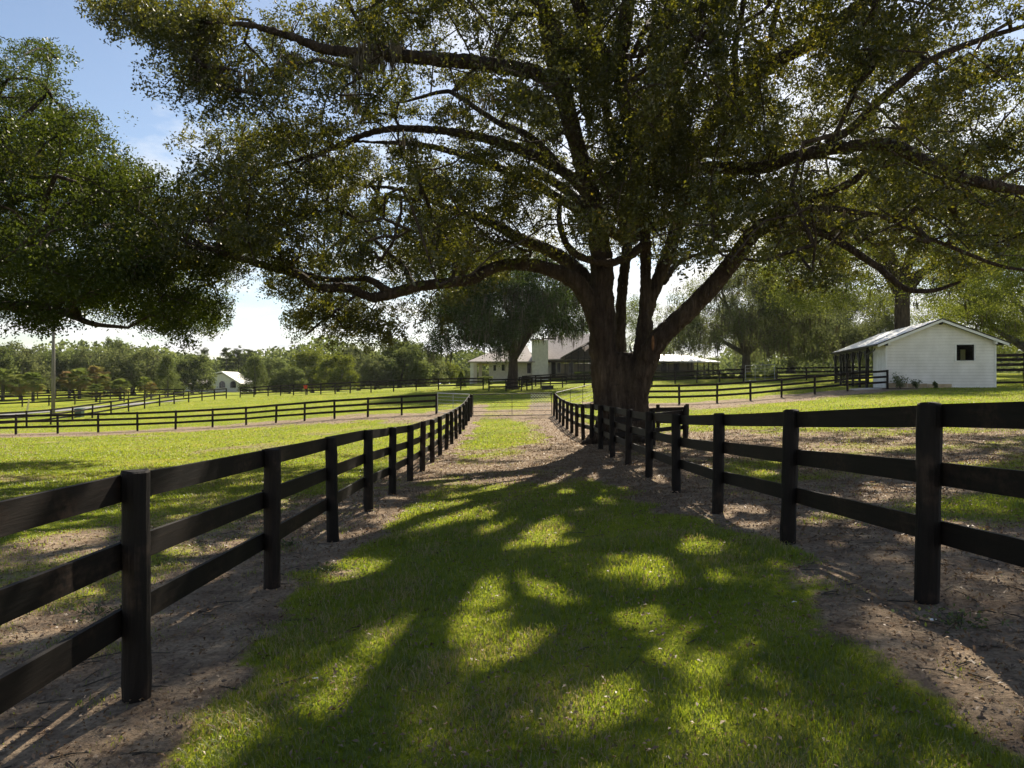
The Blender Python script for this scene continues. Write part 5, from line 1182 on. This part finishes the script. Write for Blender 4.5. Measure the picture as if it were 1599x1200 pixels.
for i, (px, ty, d, hw, k, lab) in enumerate(FAR):
    x, y, z = ground_at(px, d); H = CZ-(ty-600)/F*d-z; rr = hw/F*d; hp, rp_ = SIZE[k]
    o = take(k); plant(o, px, d, lab, group='far tree line', sc=(rr/rp_, rr/rp_, H/hp), rot=i*1.7)
PALMS = [(4, 575, 98, 'm', 'small cabbage palm at the very left edge below the tree line'), (32, 583, 100, 'n', 'short cabbage palm left of the yellow marker post'), (52, 580, 96, 'm', 'bushy cabbage palm just left of the utility pole'),
         (108, 578, 104, 'd', 'brownish cabbage palm with dead fronds right of the utility pole'), (124, 574, 102, 'm', 'green cabbage palm right of the brownish one'), (151, 571, 106, 'd', 'reddish brown dead palm crown in front of the tree line'),
         (150, 598, 92, 'n', 'lowest grey green palm close behind the far fence'), (163, 583, 108, 'm', 'green cabbage palm right of the reddish dead one'), (188, 590, 96, 'n', 'pale squat palm behind the diagonal fence'), (226, 588, 100, 'm', 'cabbage palm below the broad moss hung oak'), (236, 596, 96, 'd', 'small yellowish palm beside the pointed cedar')]
for i, (px, ty, d, k, lab) in enumerate(PALMS):
    x, y, z = ground_at(px, d); H = CZ-(ty-600)/F*d-z; hp = {'m': 4.0, 'n': 3.4, 'd': 4.3}[k]; s = H/hp
    plant(take(k), px, d, lab, 'palm', 'small palms below the tree line', sc=(s*1.05, s*1.05, s), rot=i*2.1)

def build_woods():
    rg = np.random.default_rng(77); n = 120000
    th = rg.uniform(-1.02, 1.02, n); rad = rg.uniform(185, 235, n); x = np.sin(th)*rad*1.25; y = np.cos(th)*rad
    top = 3.5+9.0*vnoise(x/13, y/40, seed=61)**1.3+3.5*vnoise(x/4.5, y/20, seed=62)-2.5*sstep(-30, 40, x)
    z = hgt(x, y)*0+np.interp(x, [-150, 0, 150], [0.3, 1.5, 3])+top*rg.uniform(0, 1, n)**.75
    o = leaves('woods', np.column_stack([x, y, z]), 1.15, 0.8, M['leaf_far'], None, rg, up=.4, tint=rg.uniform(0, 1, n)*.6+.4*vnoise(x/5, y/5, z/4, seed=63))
    tag(o, 'hazy wood closing off the horizon behind the individual trees', 'woods', kind='stuff')
build_woods()

def leaf_body(name, label, cat, pts, size, mat, loc, group=None, stem=None, seed=0, parts=('foliage', 'stem')):
    rg = np.random.default_rng(seed); root = empty(name, loc); tag(root, label, cat, group)
    leaves(parts[0], pts, size, size*.5, M[mat], root, rg, up=.4)
    if stem is not None: tubes_mesh(parts[1], stem, M['bark_grey'], root, sides=5)
    return root
rg = np.random.default_rng(31)
# clipped cone
n = 5200; u = rg.uniform(0, 1, n)**.6; hh = 1.9; q = 1-u; a = rg.uniform(0, 6.28, n); r = .62*(1-(1-u)**1.6)*rg.uniform(.8, 1.04, n)
pts = np.column_stack([np.cos(a)*r, np.sin(a)*r, .1+hh*q])
x, y, z = ground_at(720, 84); leaf_body('topiary', 'clipped dark green cone shaped shrub on the lawn left of the house', 'shrub', pts, .09, 'leaf_dark', (x, y, z), stem=[(np.array([(0, 0, -.2), (0, 0, .8), (0, 0, 1.5)]), [.06, .05, .02], 6)])
def hedge(label, x0, x1, y, h, w, mat, seed):
    n = int(abs(x1-x0)*900); rg = np.random.default_rng(seed); X = rg.uniform(x0, x1, n); f = rg.uniform(0, 1, n)
    Y = np.where(f < .5, y-w/2*rg.uniform(.6, 1, n), y+w/2*rg.uniform(-1, 1, n)); Z = np.where(f < .5, rg.uniform(0, h, n), h*rg.uniform(.85, 1.05, n))
    zb = hgt(X, Y); loc = ((x0+x1)/2, y, h1((x0+x1)/2, y))
    leaf_body('hedge', label, 'hedge', np.column_stack([X-loc[0], Y-loc[1], zb-loc[2]+Z]), .12, mat, loc, 'clipped hedges by the house', [(np.array([(k, 0, -.1), (k+.05, 0, h*.8)]), [.04, .02], 5) for k in np.linspace((x0-x1)/2+.3, (x1-x0)/2-.3, 6)], seed)
hedge('low clipped hedge below the left porch of the house', -4.3, -2.4, 88, .95, 1.0, 'leaf_far', 1)
hedge('long low clipped hedge in front of the screened gable porch', 7.8, 10.8, 88, 1.15, 1.0, 'leaf_dark', 2)
hedge('long dark clipped hedge in front of the lanai', 16.6, 22.4, 84, .95, 1.1, 'leaf_dark', 3)
def clump(seed):
    rg = np.random.default_rng(seed); n = 700; a = rg.uniform(0, 6.28, n); e = rg.uniform(.2, 1.4, n); L = rg.uniform(.3, .62, n); co = np.empty((n, 4, 3)); b = rg.normal(size=(n, 3))*.06; b[:, 2] = 0
    d = np.column_stack([np.cos(a)*np.cos(e), np.sin(a)*np.cos(e), np.sin(e)])*L[:, None]; s = np.column_stack([-np.sin(a), np.cos(a), np.zeros(n)])*.02
    m = b+d*.6; t = b+d; t[:, 2] -= L*.18
    co[:, 0] = b; co[:, 1] = m+s; co[:, 2] = t; co[:, 3] = m-s
    return np_mesh('grass_clump', co.reshape(-1, 3), np.arange(n*4).reshape(-1, 4), M['leaf_bright'], tint=np.repeat(rg.uniform(0, 1, n), 4))
CL = ['leftmost of the pale grass clumps, by the end of the dark hedge', 'second pale grass clump from the dark hedge', 'third pale grass clump from the dark hedge', 'fourth pale grass clump from the dark hedge', 'fifth pale grass clump along the house fence', 'sixth pale grass clump along the house fence, before the gap', 'pale grass clump at the left post of the thin silver gate', 'pale grass clump behind the middle of the thin silver gate', 'pale grass clump at the right post of the thin silver gate', 'last pale grass clump, right of the thin silver gate']
c0 = clump(1)
for i, lab in enumerate(CL):
    px = 1092+i*12.8; x, y, z = ground_at(px, 82-i*.6); c = c0 if i == 0 else c0.copy()
    if i: COL.objects.link(c)
    c.location = (x, y, z); s = 1.25+.3*math.sin(i*2.3); c.scale = (s*1.2, s*1.2, s); c.rotation_euler = (0, 0, i*1.3); tag(c, lab, 'grass clump', 'pale grass clumps below the house')
for i, (px, h, lab) in enumerate(((1406, .95, 'leafy weed growing tallest against the foot of the barn wall'), (1431, .6, 'medium weed at the foot of the barn wall, between the other two'), (1462, .42, 'low spreading weed at the foot of the barn wall below the window'))):
    d = 47.9-(px-1406)*.008; x, y, z = ground_at(px, d); rg = np.random.default_rng(60+i); n = 420 if i == 0 else 230
    st = []; pts = []
    for k in range(9):
        a = rg.uniform(0, 6.28); e = np.array([math.cos(a)*h*.45, math.sin(a)*h*.25, h*rg.uniform(.6, 1)]); st.append((np.array([(0, 0, -.05), e*.5+[0, 0, .05], e]), [.012, .01, .005], 4))
        for _ in range(n//9): t = rg.uniform(.25, 1.05); pts.append(e*t+rg.normal(size=3)*h*.11)
    leaf_body('weed', lab, 'weed', np.array(pts), .13, 'weed', (x, y, z), 'weeds along the barn wall', st, i)
# young low weeds on the bare soil by the left fence
for i, (px, d, s, lab) in enumerate(((150, 5.75, .16, 'low green weed tuft on the bare soil left of the nearest left post'), (515, 7.1, .13, 'small grey green weed on the soil beside the third left fence post'), (445, 8.6, .11, 'small weed on the soil between the second and third left fence posts'), (1500, 4.1, .12, 'sparse grass tuft on the soil below the nearest right post'))):
    x, y, z = ground_at(px, d); rg = np.random.default_rng(70+i); pts = rg.normal(size=(130, 3))*np.array([s, s*.8, s*.3]); pts[:, 2] = np.abs(pts[:, 2])+.01
    leaf_body('weed', lab, 'weed', pts, .032, 'weed', (x, y, z), 'small weeds on the bare soil', [(np.array([(0, 0, -.03), (p[0], p[1], p[2])]), [.004, .002], 4) for p in pts[:16]], i)

# ================================================================== LIGHT, SKY, CAMERA
w = bpy.data.worlds.new('World'); SC.world = w; w.use_nodes = True; nt = w.node_tree; nt.nodes.clear()
out = nt.nodes.new('ShaderNodeOutputWorld'); bg = nt.nodes.new('ShaderNodeBackground'); sky = nt.nodes.new('ShaderNodeTexSky')
sky.sky_type = 'NISHITA'; sky.sun_disc = False; sky.sun_elevation = SUN_EL; sky.sun_rotation = SUN_AZ
sky.air_density = 1.0; sky.dust_density = 0.6; sky.ozone_density = 1.0
tc = nt.nodes.new('ShaderNodeTexCoord'); sx = nt.nodes.new('ShaderNodeSeparateXYZ'); nt.links.new(tc.outputs['Generated'], sx.inputs[0])
def math_(op, a, b=None, c=None):
    n = nt.nodes.new('ShaderNodeMath'); n.operation = op
    for k, v in enumerate((a, b, c)):
        if v is None: continue
        if hasattr(v, 'is_output'): nt.links.new(v, n.inputs[k])
        else: n.inputs[k].default_value = v
    return n.outputs[0]
zc = math_('MAXIMUM', math_('ADD', sx.outputs['Z'], 0.12), 0.03)
cv = nt.nodes.new('ShaderNodeCombineXYZ'); nt.links.new(math_('DIVIDE', sx.outputs['X'], zc), cv.inputs[0]); nt.links.new(math_('DIVIDE', sx.outputs['Y'], zc), cv.inputs[1])
cn = noise(nt, cv.outputs[0], 1.15, 9, 0.6)
# more cloud low down and on the sunny side
dt = nt.nodes.new('ShaderNodeVectorMath'); dt.operation = 'DOT_PRODUCT'; nt.links.new(tc.outputs['Generated'], dt.inputs[0]); dt.inputs[1].default_value = tuple(SUNV)
bias = math_('ADD', math_('MAXIMUM', math_('MULTIPLY', math_('SUBTRACT', 0.30, sx.outputs['Z']), 0.75), -0.22), math_('MAXIMUM', math_('MULTIPLY', math_('SUBTRACT', dt.outputs['Value'], 0.80), 0.9), -0.06))
bias = math_('ADD', bias, math_('MULTIPLY', math_('LESS_THAN', sx.outputs['Y'], 0.0), 0.16))  # extra cloud added out of view behind the camera, whitens the ambient light
cm = math_('ADD', cn.outputs['Fac'], bias)
cr = ramp(nt, cm, [(0.51, (0, 0, 0)), (0.70, (1, 1, 1))])
cl2 = noise(nt, cv.outputs[0], 2.6, 6, 0.6); cc = ramp(nt, cl2.outputs['Fac'], [(0.3, (6.6, 6.75, 7.0)), (0.65, (9.6, 9.4, 9.0))])
mxs = mixc(nt, cr.outputs[0], sky.outputs[0], cc.outputs[0])
nt.links.new(mxs, bg.inputs[0]); bg.inputs[1].default_value = 0.062; nt.links.new(bg.outputs[0], out.inputs[0])

sl = bpy.data.lights.new('sun', 'SUN'); sl.energy = 5.0; sl.angle = R(0.53); sl.color = (1.0, 0.90, 0.74)
so = bpy.data.objects.new('sun', sl); COL.objects.link(so); so.rotation_euler = Vector(tuple(SUNV)).to_track_quat('Z', 'Y').to_euler()

cam = bpy.data.cameras.new('camera'); co_ = bpy.data.objects.new('camera', cam); COL.objects.link(co_)
co_.location = (0, 0, CZ); co_.rotation_euler = (R(90), 0, 0); cam.sensor_width = 36; cam.lens = 36*F/1599.0; cam.clip_end = 5000; cam.clip_start = 0.1
SC.camera = co_
SC.view_settings.view_transform = 'Standard'; SC.view_settings.look = 'None'; SC.view_settings.gamma = 1; SC.view_settings.exposure = 1.15
SC.render.engine = 'CYCLES'; cy = SC.cycles
cy.max_bounces = 6; cy.diffuse_bounces = 3; cy.glossy_bounces = 2; cy.transmission_bounces = 4; cy.transparent_max_bounces = 8; cy.volume_bounces = 0
cy.sample_clamp_indirect = 6; cy.caustics_reflective = False; cy.caustics_refractive = False; cy.use_denoising = True
try: cy.denoiser = 'OPENIMAGEDENOISE'
except Exception: pass

# ------------------------------------------------------------------ air
mb = MB(); mb.box(-420, 420, -60, 330, -12.0, 60.0)
m, nt2, o2 = new_mat('air'); pv = nt2.nodes.new('ShaderNodeVolumePrincipled'); pv.inputs['Density'].default_value = 0.0001; pv.inputs['Color'].default_value = (0.86, 0.90, 0.96, 1); pv.inputs['Anisotropy'].default_value = 0.25
nt2.links.new(pv.outputs[0], o2.inputs['Volume'])
hz = mb.build('haze', m); tag(hz, 'thin pale summer haze lying over the fields and far trees', 'haze', kind='stuff')
